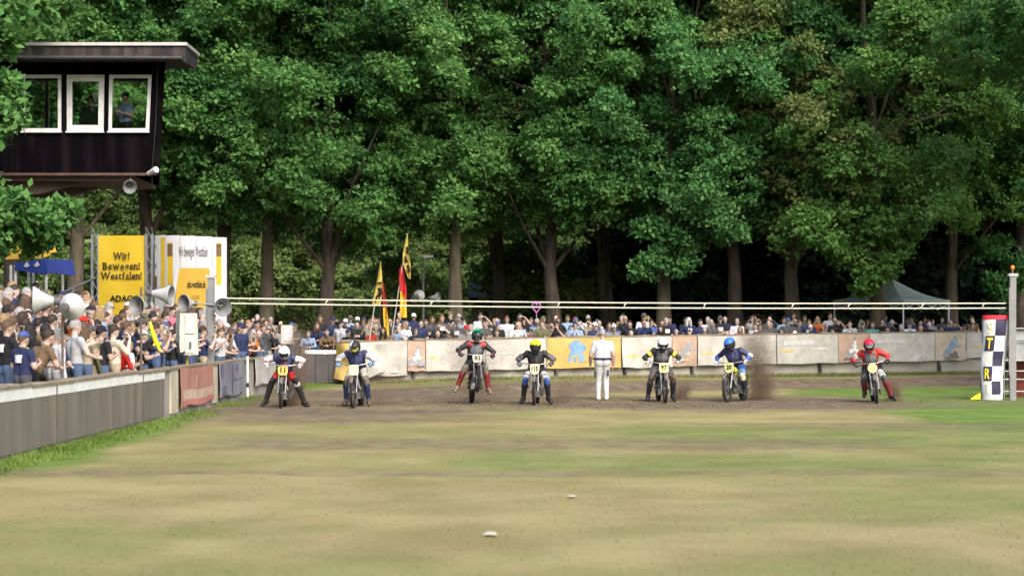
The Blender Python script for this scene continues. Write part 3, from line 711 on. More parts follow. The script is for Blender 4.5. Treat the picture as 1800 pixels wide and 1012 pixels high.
banner(1525, 1639, M_ban, 'pale banner with grey mountain print behind the red-helmeted rider', [('peak', .68, .30, .62, M_lgrey), ('peak2', .75, .30, .6, M_mgrey), ('bar', .32, .72, (.42, .12), M_lgrey)], 1.06, 0, .4)
banner(1640, 1694, M_tan, 'tan banner with blue-grey rider print near the start banner', [('lean2', .5, .4, .8, M_dprint), ('lean', .5, .5, .88, M_mgrey), ('lean', .48, .52, .55, M_bprint)], 1.04, 0, .4)
banner(1695, 1772, M_ban, 'white banner with gold line next to the chequered start banner', [('bar', .30, .42, (.34, .07), M_gold)], .98, 0, .5)
banner(1800, 1920, M_ban, 'white banner on the far wall right of the start post', [('bar', .30, .42, (.34, .07), M_gold)], .98, 0, .5)
# loose yellow end of the first banner, swung out round the wall's corner
yb = thing('banner', 'loose yellow banner end curling round the wall corner beside the gate', 'banner', (-5.75, 58.3, 0))
MB().sheet(lambda u, v: (-.12 + .62 * u + .05 * math.sin(v * 4) - .10 * (1 - v) * (1 - u), -.05 - .30 * math.sin(u * 1.9) - .06 * math.sin(v * 7 + u * 4), .18 + .25 * (1 - v) * u * 0 + 1.18 * v - .12 * (1 - v) * u), 12, 10, thick=(0, .012, 0)).build('fabric', M_yel, yb)
wb = thing('banner', 'slack white banner end drooping to the ground right of the gate', 'banner', (-5.15, 58.1, 0))
MB().sheet(lambda u, v: (.02 + .95 * u, .02 * math.sin(u * 14) - .28 + .18 * u + .05 * math.sin(v * 5 + u * 6), (.06 + .40 * u) + (1.32 - (.06 + .40 * u)) * v + .01 * math.sin(u * 9)), 14, 10, thick=(0, .012, 0)).build('fabric', M_ban, wb)
# ------------------------------------------------------------------ judges' tower
M_plank = streaky('black stained plank', (0.0045, 0.0033, 0.005), (0.003, 0.0025, 0.0035), (0.013, 0.009, 0.010))
M_frame = mat('white window frame', (0.56, 0.56, 0.55), .4, .16, 5)
def glass_mat(name):
    m = bpy.data.materials.new(name); m.use_nodes = True; n = m.node_tree.nodes; l = m.node_tree.links; n.clear()
    o = n.new('ShaderNodeOutputMaterial'); t = n.new('ShaderNodeBsdfTransparent'); t.inputs[0].default_value = (.95, .97, .96, 1)
    gl = n.new('ShaderNodeBsdfGlossy'); gl.inputs['Roughness'].default_value = 0.02
    fr = n.new('ShaderNodeFresnel'); fr.inputs[0].default_value = 1.5
    nz = n.new('ShaderNodeTexNoise'); nz.inputs['Scale'].default_value = 3; bp = n.new('ShaderNodeBump'); bp.inputs['Strength'].default_value = .02; l.new(nz.outputs[0], bp.inputs['Height']); l.new(bp.outputs[0], gl.inputs['Normal'])
    x = n.new('ShaderNodeMixShader'); l.new(fr.outputs[0], x.inputs[0]); l.new(t.outputs[0], x.inputs[1]); l.new(gl.outputs[0], x.inputs[2]); l.new(x.outputs[0], o.inputs[0])
    return m
M_glass = glass_mat('window glass')
TY = 45.0; ts = sp(TY)
tw = thing('judges_tower', 'black timber judges\' cabin on stilts with three white framed windows', 'tower', (0, TY, 0))
def tx(px): return (px - 900) / ts
def tz(py): return CAM_H - (py - 576) / ts
ZT, ZB = tz(108), tz(309); XR_T, XR_B = tx(289), tx(278); XL = -19.5
wins = [(39, 108), (118, 184), (193, 268)]; WT, WBt = tz(132), tz(234)
extra = [(-45, 27), (-135, -62)]
holes = [(tx(a), tx(b)) for a, b in extra + wins]
def lean(x, z, z0=ZT, z1=ZB):     # boards near the corner lean with the raked end wall
    q = (z0 - z) / (z0 - z1); k = max(0, min(1, (x - tx(150)) / (XR_T - tx(150)))); return x + (XR_B - XR_T) * q * k
DEP = 3.0
M_plank.node_tree.nodes['Principled BSDF'].inputs['Specular IOR Level'].default_value = 0.0
EB = .62      # the end wall is skewed: its back corner stands this much further left
def plank(xa, xb, za, zb, yf, dy):
    g_ = .006 * rng.random()
    mb = MB(); P = [(lean(xa, za), za), (lean(xb, za), za), (lean(xb, zb), zb), (lean(xa, zb), zb)]
    mb.poly([(p[0], yf - g_, p[1]) for p in P], (0, dy, 0)); mb.build('plank', M_plank, tw, smooth=False)
WT0, WB0, holes0 = WT, WBt, list(holes)
holes_b = [(XL + .3 + k * 1.60, XL + .3 + k * 1.60 + 1.55) for k in range(6)]
for side, yf, dy in ((0, 0.0, .05), (1, DEP, -.05)):
    if side: holes, WT, WBt = holes_b, ZT - .08, WB0 + .12
    cuts = sorted(set([XL, XR_T - (EB if side else 0)] + [h_ for hh in holes for h_ in hh]))
    for a, b in zip(cuts[:-1], cuts[1:]):
        inh = any(h0 - 1e-6 <= a and b <= h1 + 1e-6 for h0, h1 in holes)
        n_ = max(1, round((b - a) / .17))
        for k in range(n_):
            xa = a + (b - a) * k / n_ + .002; xb = a + (b - a) * (k + 1) / n_ - .002
            if inh: plank(xa, xb, ZT, WT, yf, dy); plank(xa, xb, WBt, ZB, yf, dy)
            else: plank(xa, xb, ZT, ZB, yf, dy)
for k in range(18):      # raked end wall
    ya = DEP * k / 18 + .052 * (k == 0) + .003; yb_ = DEP * (k + 1) / 18 - .003 - .055 * (k == 17)
    MB().poly([(XR_T - EB * ya / DEP, ya, ZT + .10 * ya), (XR_T - EB * yb_ / DEP, yb_, ZT + .10 * yb_), (XR_B - EB * yb_ / DEP, yb_, ZB), (XR_B - EB * ya / DEP, ya, ZB)], (-.05, 0, 0)).build('plank', M_plank, tw, smooth=False)
MB().poly([(XR_T + .03, -.03, ZT), (XR_B + .03, -.03, ZB), (XR_B - .11, -.03, ZB), (XR_T - .11, -.03, ZT)], (0, .028, 0)).build('corner_board', mat('worn corner board', (.007, .0055, .006), .95, .5, 4, spec=.0), tw)
MB().box(((XL + XR_B) / 2, DEP / 2, ZB - .06), (XR_B - XL - 1.3, DEP - .3, .12)).build('floor', mat('tower floor', (.09, .065, .06), .9), tw)
MB().box(((XL + XR_B - .8) / 2, DEP / 2, ZB + .40), (XR_B - XL - .9, DEP - .2, .08)).build('inner_floor', mat('inner floor', (.05, .04, .035), .9), tw)
MB().box(((XL + XR_B) / 2 - .05, -.045, ZB + .035), (XR_B - XL, .05, .07)).build('base_rail', mat('brown rail', (.085, .05, .042), .85, .3, 3), tw)
for side, yf in ((0, -.03), (1, DEP - .03)):
    holes, WT, WBt = (holes_b, ZT - .08, WB0 + .12) if side else (holes0, WT0, WB0)
    for h0, h1 in holes:
        fr = MB(); fwid = .03 if side else .085; c4 = [(lean(h0, WT), WT), (lean(h1, WT), WT), (lean(h1, WBt), WBt), (lean(h0, WBt), WBt)]
        i4 = [(c4[0][0] + fwid, WT - fwid), (c4[1][0] - fwid, WT - fwid), (c4[2][0] - fwid, WBt + fwid * 1.4), (c4[3][0] + fwid, WBt + fwid * 1.4)]
        for k in range(4):
            k2 = (k + 1) % 4; fr.poly([(c4[k][0], yf, c4[k][1]), (c4[k2][0], yf, c4[k2][1]), (i4[k2][0], yf, i4[k2][1]), (i4[k][0], yf, i4[k][1])], (0, .07, 0))
        wn = fr.build('window', M_frame, tw, smooth=False)
        MB().poly([(i4[k][0], yf + .03, i4[k][1]) for k in range(4)], (0, .008, 0)).build('pane', M_glass, wn, smooth=False)
        MB().box(((c4[2][0] + c4[3][0]) / 2, yf - .02, WBt + .02), (c4[2][0] - c4[3][0] + .04, .10, .035)).build('sill', M_frame, wn)
        if side == 0 and abs(h0 - tx(118)) < .01:   # the middle sash has a second inner frame
            f2 = MB()
            for a, b in ((0, 1), (1, 2), (2, 3), (3, 0)):
                q = lambda k, s_: Vector((i4[k][0], 0, i4[k][1])).lerp(Vector(((i4[0][0] + i4[1][0]) / 2, 0, (WT + WBt) / 2)), s_)
                f2.poly([(q(a, 0).x, yf - .012, q(a, 0).z), (q(b, 0).x, yf - .012, q(b, 0).z), (q(b, .13).x, yf - .012, q(b, .13).z), (q(a, .13).x, yf - .012, q(a, .13).z)], (0, .035, 0))
            f2.build('sash', M_frame, wn, smooth=False)
rz0, rz1 = PZ(107, TY - 1.06), PZ(76, TY - 1.06)
M_fascia = streaky('weathered dark fascia', (.024, .018, .020), (.012, .010, .012), (.08, .065, .06)); M_trim = mat('grey metal roof edge', (.42, .40, .385), .5, .15, 3, metal=.2)
rf = MB().poly([(XL - 1, -1.0, rz0 + .02), (tx(333), -1.0, rz0 + .02), (PX(341, TY + DEP + 1), DEP + 1.0, rz0 + .55), (XL - 1, DEP + 1.0, rz0 + .55)], (0, 0, .2)).build('roof', mat('roof deck', (.02, .017, .017), .9), tw)
MB().box(((XL - 1 + tx(336)) / 2, -1.03, (rz0 + rz1) / 2 - .02), (tx(336) - XL + 1, .06, rz1 - rz0 - .10)).build('fascia', M_fascia, rf)
MB().poly([(tx(336), -1.06, rz0 - .04), (tx(336), -1.06, rz1 - .08), (PX(344, TY + DEP + 1), DEP + 1.0, rz1 + .45), (PX(344, TY + DEP + 1), DEP + 1.0, rz0 + .52)], (.05, 0, 0)).build('fascia', M_fascia, rf)
MB().box(((XL - 1 + tx(338)) / 2, -1.06, rz1 - .03), (tx(338) - XL + 1.05, .12, .08)).build('edge_trim', M_trim, rf)
MB().poly([(tx(338) + .0, -1.1, rz1 - .07), (tx(338), -1.1, rz1 + .01), (PX(346, TY + DEP + 1), DEP + 1.1, rz1 + .55), (PX(346, TY + DEP + 1), DEP + 1.1, rz1 + .47)], (.07, 0, 0)).build('edge_trim', M_trim, rf)
MB().poly([(XL, .5, ZB - .13), (tx(135), .5, ZB - .13), (tx(60), .5, tz(338)), (XL, .5, tz(348))], (0, .3, 0)).build('beam', mat('grey brown beam', (.10, .075, .066), .9, .3, 3), tw)
MB().poly([(XL, 2.3, ZB - .13), (tx(135), 2.3, ZB - .13), (tx(60), 2.3, tz(338)), (XL, 2.3, tz(348))], (0, .3, 0)).build('beam', MATS['grey brown beam'], tw)
for xx in (-14.6, -18.8):
    for yy in (.65, 2.45): MB().box((xx, yy, (ZB + .5) / 2 - .1), (.28, .28, ZB - .6)).build('stilt', MATS['grey brown beam'], tw)
MB().tube([(XR_T - .16, -.07, ZT - .05), (XR_T - .20, -.08, (ZT + ZB) / 2), (XR_B - .15, -.07, ZB + .05), (XR_B - .15, -.02, ZB - .3)], .016, 6).build('cable', mat('cable', (.01, .01, .012), .6), tw)
MB().tube([(XL, -1.13, rz0 + .10), (tx(334), -1.13, rz0 + .06)], .045, 8).build('gutter', mat('gutter', (.05, .046, .044), .5, .3), tw)
for px_ in (60, 150, 240, 320): MB().box((PX(px_, TY - 1.1), -1.10, rz0 + .08), (.03, .10, .12)).build('gutter_bracket', MATS['gutter'], tw)
fl = MB(); fl.tube([(tx(262), -.08, tz(306)), (tx(279), -.30, tz(300))], [.06, .085], 10); fl.build('floodlight', mat('light grey plastic', (.55, .54, .53), .5, .1), tw)
M_horn = mat('horn grey', (0.38, 0.39, 0.375), .45, .12, 4); M_hin = mat('horn throat', (.10, .10, .105), .6, .2); M_steel = mat('galvanised steel', (.22, .222, .22), .45, .18, 5, metal=.5)
def horn(c, d, dia, length, parent, m=None):
    """re-entrant loudspeaker horn: mouth centre c, mouth facing d"""
    d = Vector(d).normalized(); q = d.to_track_quat('Z', 'Y').to_matrix().to_4x4(); M = Matrix.Translation(c) @ q; r = dia / 2
    mb = MB(); prof = [(r * 1.03, 0), (r, .012), (r * .97, 0), (r * .72, -length * .18), (r * .50, -length * .38), (r * .34, -length * .60), (r * .26, -length * .72)]
    mb.lathe([(r * 1.03, -.012)] + prof[:1], M, 24); mb.lathe([(r * 1.03, -.012), (r * .80, -length * .20), (r * .56, -length * .40), (r * .38, -length * .62), (r * .30, -length * .74), (0.001, -length * .76)], M, 24)
    mb.lathe(prof[:3] + [(r * .90, -length * .06), (r * .66, -length * .2), (r * .46, -length * .4), (r * .30, -length * .6), (.001, -length * .62)], M, 24, 1)
    o = mb.build('horn', [m or M_horn, mat('horn inside', (.17, .175, .175), .5, .2)], parent)
    MB().lathe([(.001, -length * .34), (r * .17, -length * .36), (r * .19, -length * .5), (r * .12, -length * .6)], M, 14).lathe([(r * .30, -length * .72), (r * .33, -length * .78), (r * .33, -length * .98), (r * .2, -length * 1.02), (.001, -length * 1.02)], M, 16).build('driver', M_hin, o)
    return o
def at(px, py, Y): return Vector((PX(px, Y), Y, PZ(py, Y)))
hs = thing('horn_loudspeaker', 'grey horn loudspeaker hanging under the tower cabin', 'loudspeaker', (tx(232), TY - .1, tz(330)))
horn((0, -.15, 0), (.35, -1, -.35), .35, .34, hs); MB().tube([(-.02, .1, .05), (-.05, .15, tz(312) - tz(330))], .02, 6).build('bracket', M_steel, hs)

# ------------------------------------------------------------------ loudspeaker masts on the left wall
def mast(px, Y, top_py, label, horns, r=.022, x=None, group='loudspeaker masts along the left wall'):
    X = PX(px, Y) if x is None else x; zb = float(hbank(X, Y)); zt = PZ(top_py, Y)
    t = thing('loudspeaker_mast', label, 'loudspeaker', (X, Y, zb), group=group)
    MB().tube([(0, 0, -.2), (0, 0, zt - zb)], [r * 1.1, r], 8).build('pole', mat('mast brown', (.11, .085, .07), .6, .2), t)
    for (hx, hy, d, dia, ln) in horns:
        c = at(hx, hy, Y - .05) - t.location; horn(c, d, dia, ln, t)
        b = c - Vector(d).normalized() * ln * .85; MB().tube([b, (0, 0, b.z - .03)], .014, 6).build('bracket', M_steel, t)
    return t
mast(110, 28.2, 520, 'mast with one horn facing left and one facing away, nearest the camera', [(58, 528, (-1, -.25, .02), .45, .44), (127, 539, (.25, 1, .05), .43, .28)])
mast(248, 33.6, 505, 'mast with two horns in front of the yellow sign and display wall', [(240, 537, (-.55, -1, .0), .38, .36), (300, 519, (1, -.15, -.12), .38, .50)])
# start posts with the raised tapes
def start_post(px, Y, base_z, top_py, label):
    X = PX(px, Y); t = thing('start_post', label, 'post', (X, Y, base_z)); H = PZ(top_py, Y) - base_z
    MB().box((0, 0, H / 2 - .1), (.155, .12, H + .2)).build('post', mat('grey steel post', (.21, .213, .208), .5, .12, 3, metal=.2), t)
    MB().box((0, 0, H + .015), (.24, .17, .07)).build('cap', M_horn, t); MB().box((-.09, -.07, H * .55), (.05, .04, H * .7)).build('guide_rail', M_steel, t)
    return t, H
SPL, _ = start_post(371, 42.2, 0.25, 487, 'grey square start post on the left behind the wall'); 
horn(at(323, 533, 42.0) - SPL.location, (-.75, -1, .0), .42, .40, SPL); horn(at(392, 540, 42.0) - SPL.location, (.55, -1, .0), .44, .38, SPL)
MB().tube([at(335, 533, 42.1) - SPL.location, at(392, 537, 42.1) - SPL.location], .02, 6).build('bracket', M_steel, SPL)
SPR, HR = start_post(1780, 45.0, 0.0, 484, 'tall grey start post with orange lamp beside the chequered start banner')
MB().tube([(0, 0, HR + .04), (0, 0, HR + .15)], .018, 8).build('lamp_stem', M_steel, SPR)
MB().ell((0, 0, HR + .20), (.055, .055, .065)).build('lamp', mat('orange lamp', (.75, .20, .03), .3, .1), SPR)
M_tape = mat('cream tape', (.52, .50, .40), .7, .06, 4)
def tape(pl, pr, label):
    a, b = at(*pl), at(*pr); t = thing('start_tape', label, 'tape', (a + b) / 2, group='raised start tapes'); O = t.location
    pts = [a.lerp(b, k / 40) - O + Vector((0, 0, -.05 * math.sin(math.pi * k / 40))) for k in range(41)]
    MB().tube(pts, .019, 6).build('cord', M_tape, t)
    return t, (lambda q: a.lerp(b, q) + Vector((0, 0, -.05 * math.sin(math.pi * q))))
t1, f1 = tape((396, 524, 42.2), (1768, 533, 45.0), 'upper cream start tape stretched across above the riders')
t2, f2_ = tape((396, 533, 42.2), (1768, 541.5, 45.0), 'lower cream start tape stretched across above the riders')
for px in (567, 744, 963, 1079, 1220, 1378, 1480, 1615, 1728):
    q = (px - 396) / (1768 - 396.); a = f1(q); b = f2_(q - .003); O = t2.location
    MB().tube([a - O, (a + b) / 2 - O + Vector((-.02, -.03, 0)), b - O], [.02, .013, .02], 5).build('tie', M_tape, t2)

# speaker boxes on a yellow pole
M_box = mat('speaker cabinet', (.43, .42, .35), .6, .1, 4)
sb = thing('speaker_stack', 'two cream speaker boxes on a yellow pole behind the left wall', 'loudspeaker', (PX(328, 39), 39, float(hbank(PX(328, 39), 39))))
for (py, sz, nm) in ((570, (.42, .36, .50), 0), (606, (.44, .38, .44), 1)):
    z = PZ(py, 39) - sb.location.z; q = Euler((0, 0, .45)); bx = MB().box((0, 0, z), sz, q, taper=(.92, .95)).build('cabinet', M_box, sb)
    MB().box((.10, -.17, z), (.20, .03, sz[2] * .8), q).build('grille', mat('cream grille', (.50, .49, .42), .8, .2, 60), bx)
    if nm: MB().box((.12, -.205, z), (.05, .03, .14), q).build('badge', M_hin, bx)
MB().tube([(0, 0.05, -.1), (0, 0.05, 1.9)], .028, 8).build('pole', mat('yellow pole', (.55, .40, .05), .5), sb)

# ------------------------------------------------------------------ sponsor signs
M_sy = mat('sign yellow', (0.48, 0.335, 0.018), .6, .06, 1.2, .3, 4); M_blk = mat('print black', (.016, .014, .014), .6, .1); M_wht = mat('display white', (.48, .49, .52), .6, .05, 2)
SY = 57.0; sg = thing('sponsor_sign', 'yellow sign with black slogan between two truss pillars', 'sign', (PX(214, SY), SY, float(hbank(PX(214, SY), SY))))
zt_, zb_ = PZ(414, SY) - sg.location.z, PZ(545, SY) - sg.location.z; wd = PX(257, SY) - PX(173, SY)
MB().sheet(lambda u, v: ((u - .5) * wd, .012 * math.sin(u * 9 + v * 6) + .008 * math.sin(u * 5 - v * 11), zb_ - .3 + (zt_ - zb_ + .3) * v), 20, 24, thick=(0, .03, 0)).build('panel', M_sy, sg)
SERIF = {'W': [(.07, 't', .24), (.93, 't', .24), (.5, 't', .16)], 'i': [(.5, 'b', .30), (.3, 'x', .18)], 'r': [(.22, 'b', .32), (.1, 'x', .2)], 'B': [(.08, 't', .22), (.08, 'b', .22)], 'w': [(.08, 'x', .2), (.92, 'x', .2), (.5, 'x', .12)],
         'n': [(.12, 'b', .26), (.88, 'b', .26), (.04, 'x', .18)], 'f': [(.45, 'b', .30)], 'a': [(.95, 'b', .16)], 'l': [(.5, 'b', .30), (.3, 't', .2)], 't': [(.75, 'b', .14)]}
def slab(txt, cx, cz, wtot, ht, parent, m, y=-.05):
    """slab serif lettering, set glyph by glyph"""
    mb = MB(); x = 0.0; lev = {'b': .0, 't': .70, 'x': .53}; base = -.36
    for ch in txt:
        g_ = text_mb(ch, 1.0, Matrix(), bold=.020, ay='TOP_BASELINE'); xs_ = [v_[0] for v_ in g_.v]; x0, x1 = min(xs_), max(xs_); w_ = x1 - x0
        mb.add([(v_[0] - x0 + x, 0, v_[2]) for v_ in g_.v], g_.f)
        ref = text_mb('H', 1.0, Matrix(), ay='TOP_BASELINE'); zb = min(v_[2] for v_ in ref.v); zt = max(v_[2] for v_ in ref.v)
        for fr, lv, sw in SERIF.get(ch, []):
            z = {'b': zb + .03, 't': zt - .03, 'x': zb + (zt - zb) * .735}[lv]; mb.box((x + w_ * fr, 0, z), (sw, .002, .07))
        x += w_ + (.10 if ch in SERIF else .075)
    k_ = wtot / (x - .08); kz = ht / .70
    mb.v = [((x_ - (x - .08) / 2) * k_ + cx, y, (z_ - (zb + zt) / 2) * kz + cz) for x_, y_, z_ in mb.v]
    return mb.build('lettering', m, parent, smooth=False)
def sz(py): return PZ(py, SY) - sg.location.z
pxm = 1 / sp(SY)
slab('Wir!', (214 - 214) * pxm, sz(449.5), 28 * pxm, 12 * pxm, sg, M_blk)
slab('Bewegen!', 0, sz(467.5), 65 * pxm, 12 * pxm, sg, M_blk)
slab('Westfalen!', 0, sz(484.5), 71 * pxm, 12 * pxm, sg, M_blk)
mb = text_mb('ADAC', 1.0, Matrix(), bold=.035); xs_ = [v_[0] for v_ in mb.v]; k_ = 40 * pxm / (max(xs_) - min(xs_))
mb.v = [(x_ * k_, -.05, z_ * k_ * 1.0 + sz(525)) for x_, y_, z_ in mb.v]; mb.build('lettering', M_blk, sg, smooth=False)
M_alu = mat('aluminium truss', (.33, .36, .39), .4, .15, 4, metal=.6)
for px in (167, 262):
    c = (PX(px, SY) - sg.location.x); tr = MB()
    for ax in (-.10, .10):
        for ay in (-.10, .10): tr.tube([(c + ax, .05 + ay, -.2), (c + ax, .05 + ay, zt_ + .05)], .028, 6)
    for k in range(9):
        z = k * .42; s_ = 1 if k % 2 else -1
        tr.tube([(c - .10 * s_, -.05, z), (c + .10 * s_, -.05, z + .42)], .012, 5); tr.tube([(c - .10, -.10 * s_ + .05, z), (c - .10, .10 * s_ + .05, z + .42)], .012, 5); tr.tube([(c + .10, -.10 * s_ + .05, z), (c + .10, .10 * s_ + .05, z + .42)], .012, 5)
    tr.build('truss_pillar', M_alu, sg)
# curved display wall
DYc = 58.15; RC = 1.75; DXc = PX(333, 56.6); dz0 = float(hbank(DXc, DYc))
dw = thing('display_wall', 'curved white display wall with yellow stripes and counter panel', 'sign', (DXc, DYc, dz0)); ztop = PZ(413, 56.6) - dz0
def cyl(a, z, off=0.0): return Vector(((RC + off) * math.sin(a), -(RC + off) * math.cos(a) + .0, z))
def band(a0, a1, z0, z1, name, m, off=.0, parent=None, thick=None):
    return MB().sheet(lambda u, v: cyl(a0 + (a1 - a0) * u, z0 + (z1 - z0) * v - .05 * (u if name == 'panel' else 0) * 0, off), max(2, int(abs(a1 - a0) * 14)), 3).build(name, m, parent or dw)
for k in range(5): band(-.74 + k * .296, -.74 + (k + 1) * .296 - .008, 0.2, ztop - .018 * k, 'panel', M_wht)
band(-.74, .74, 0.2, ztop - .09, 'backing', mat('display back', (.3, .3, .32), .7), -.03)
def ang(px): return math.asin(max(-.99, min(.99, (PX(px, 56.4) - DXc) / RC)))
dzz = lambda py: PZ(py, 56.4) - dz0
for a0, a1 in ((293, 303), (378, 386)):
    band(ang(a0), ang(a1), dzz(500), dzz(426), 'stripe', M_sy, .008); band(ang(a0), ang(a1), dzz(450), dzz(428), 'mark', mat('brown mark', (.12, .075, .03), .7, .4, 12), .014)
band(ang(280), ang(288), dzz(520), dzz(416), 'stripe', M_sy, .008)
band(ang(266), ang(272), dzz(506), dzz(484), 'mark', MATS['brown mark'], .012)
def cyl_text(txt, px, py, wpx, hpx, m, off=.012):
    mb = text_mb(txt, 1.0, Matrix(), bold=.012); xs_ = [v_[0] for v_ in mb.v]; zs_ = [v_[2] for v_ in mb.v]; w_ = max(xs_) - min(xs_); h_ = .73; c_ = (max(xs_) + min(xs_)) / 2
    mb.v = [tuple(cyl(ang(px + (x_ - c_) / w_ * wpx), dzz(py - z_ / h_ * hpx), off)) for x_, y_, z_ in mb.v]; mb.build('lettering', m, dw, smooth=False)
cyl_text('Wir bewegen Westfalen', 339, 443, 50, 19, mat('grey print', (.10, .095, .10), .7))
cyl_text('ung', 268.5, 431, 6, 8, MATS['grey print']); cyl_text('geli', 268.5, 466, 6, 9, MATS['grey print'])
cs = MB(); CY = 55.8
cp = [(307, 540), (313, 476), (318, 471), (366, 471), (368, 476), (368, 540)]
cs.poly([at(px, py, CY) - dw.location for px, py in cp], (0, .10, 0)); co = cs.build('counter_panel', mat('counter yellow', (.48, .31, .045), .6, .06, 2), dw)
cs = MB(); cs.poly([at(px, py, CY - .02) - dw.location for px, py in ((294, 545), (304, 545), (315, 471), (311, 474))], (0, .12, 0)); cs.build('trim', M_wht, co)
mb = text_mb('adac-westfalen.de', 1.0, Matrix(), bold=.02); xs_ = [v_[0] for v_ in mb.v]; k_ = 32 / (max(xs_) - min(xs_))
mb.v = [tuple(at(345 + x_ * k_, 500 - z_ * 18, CY - .012) - dw.location) for x_, y_, z_ in mb.v]; mb.build('lettering', M_blk, co, smooth=False)
MB().sheet(lambda u, v: at(337 + 14 * u, 519 + 6 * v, CY - .012) - dw.location, 2, 1).build('mark', mat('ochre mark', (.35, .2, .03), .7, .4, 20), co)

# ------------------------------------------------------------------ stall at far left, boom, lamp
ST = 54.0; st = thing('market_stall', 'stall with blue front and yellow roof under branches at far left', 'stall', (PX(48, ST), ST, float(hbank(PX(48, ST), ST))))
so_ = lambda px, py, Y=ST: at(px, py, Y) - st.location
M_vb = mat('stall blue', (.02, .045, .24), .6, .15, 3)
MB().poly([so_(27, 462), so_(76, 455), so_(83, 480), so_(80, 483), so_(25, 474)], (0, .05, 0)).build('valance', M_vb, st)
MB().poly([so_(76, 455), so_(76, 455) + Vector((.3, 2.2, .05)), so_(83, 480) + Vector((.3, 2.2, 0)), so_(83, 480)], (.04, 0, 0)).build('valance', M_vb, st)
MB().poly([so_(8, 456), so_(76, 453), so_(70, 436), so_(22, 434)], (0, 1.6, .25)).build('roof', mat('stall yellow', (.62, .40, .06), .7, .1), st)
for px, py in ((46, 464), (64, 463)): MB().poly([so_(px - 5, py + 4, ST - .03), so_(px + 1, py - 4, ST - .03), so_(px + 6, py + 3, ST - .03), so_(px, py + 6, ST - .03)], (0, .02, 0)).build('emblem', M_wht, st)
for px in (19, 27, 81):
    a = so_(px, 466, ST + .1); MB().tube([(a.x, a.y, -.1), a], .045, 8).build('post', mat('white post', (.62, .63, .6), .5), st)
    MB().tube([(a.x, a.y + 2, -.1), a + Vector((0, 2, 0))], .045, 8).build('post', MATS['white post'], st)
BY = 45.0; bm = thing('camera_boom', 'long black boom with white tip above the left crowd', 'boom', (PX(128, BY), BY, float(hbank(PX(128, BY), BY))))
bo = lambda px, py: at(px, py, BY) - bm.location
MB().tube([bo(83, 527), bo(168, 488)], [.03, .035], 8).build('arm', M_hin, bm); MB().tube([bo(50, 523), bo(66, 495)], .035, 8).build('tip', M_wht, bm); MB().tube([bo(66, 495), bo(83, 527)], .025, 8).build('link', M_hin, bm)
a = bo(128, 506); MB().tube([(a.x, a.y, -.1), a], .04, 8).build('mast', M_hin, bm)
LY = 71.0; lp = thing('street_lamp', 'slim street lamp with flat white head behind the flags', 'street lamp', (PX(744, LY), LY, float(hbank(PX(744, LY), LY))))
lo = lambda px, py: at(px, py, LY) - lp.location
z_ = lo(744, 452).z; MB().tube([(0, 0, -.2), (0, 0, z_)], [.06, .04], 8).build('pole', mat('lamp pole', (.10, .10, .105), .5), lp)
MB().box(lo(752, 452) + Vector((0, 0, .03)), (.48, .26, .10), taper=(.9, .8)).build('lamp_head', M_horn, lp)
horn(lo(728, 523) + Vector((0, -.3, 0)), (-1, -.35, 0), .46, .40, lp); horn(lo(772, 523) + Vector((0, -.3, 0)), (1, -.25, 0), .44, .42, lp); horn(lo(738, 520) + Vector((0, -.4, 0)), (.4, 1, 0), .46, .25, lp)
MB().tube([lo(722, 526), lo(770, 526)], .02, 6).build('bracket', M_steel, lp)
# white cabinet near the corner of the left wall
wc = thing('cabinet', 'white electrical cabinet on a thin post beside the left wall corner', 'cabinet', (PX(505, 52), 52.0, .3))
wo = lambda py: PZ(py, 52) - .3
MB().box((0, 0, (wo(571) + wo(604)) / 2), (.34, .22, wo(571) - wo(604))).build('body', M_box, wc); MB().box((.02, -.12, (wo(571) + wo(604)) / 2), (.24, .02, .40)).build('door', M_wht, wc); MB().tube([(-.15, 0, -.4), (-.15, 0, wo(575))], .03, 8).build('post', M_wht, wc)

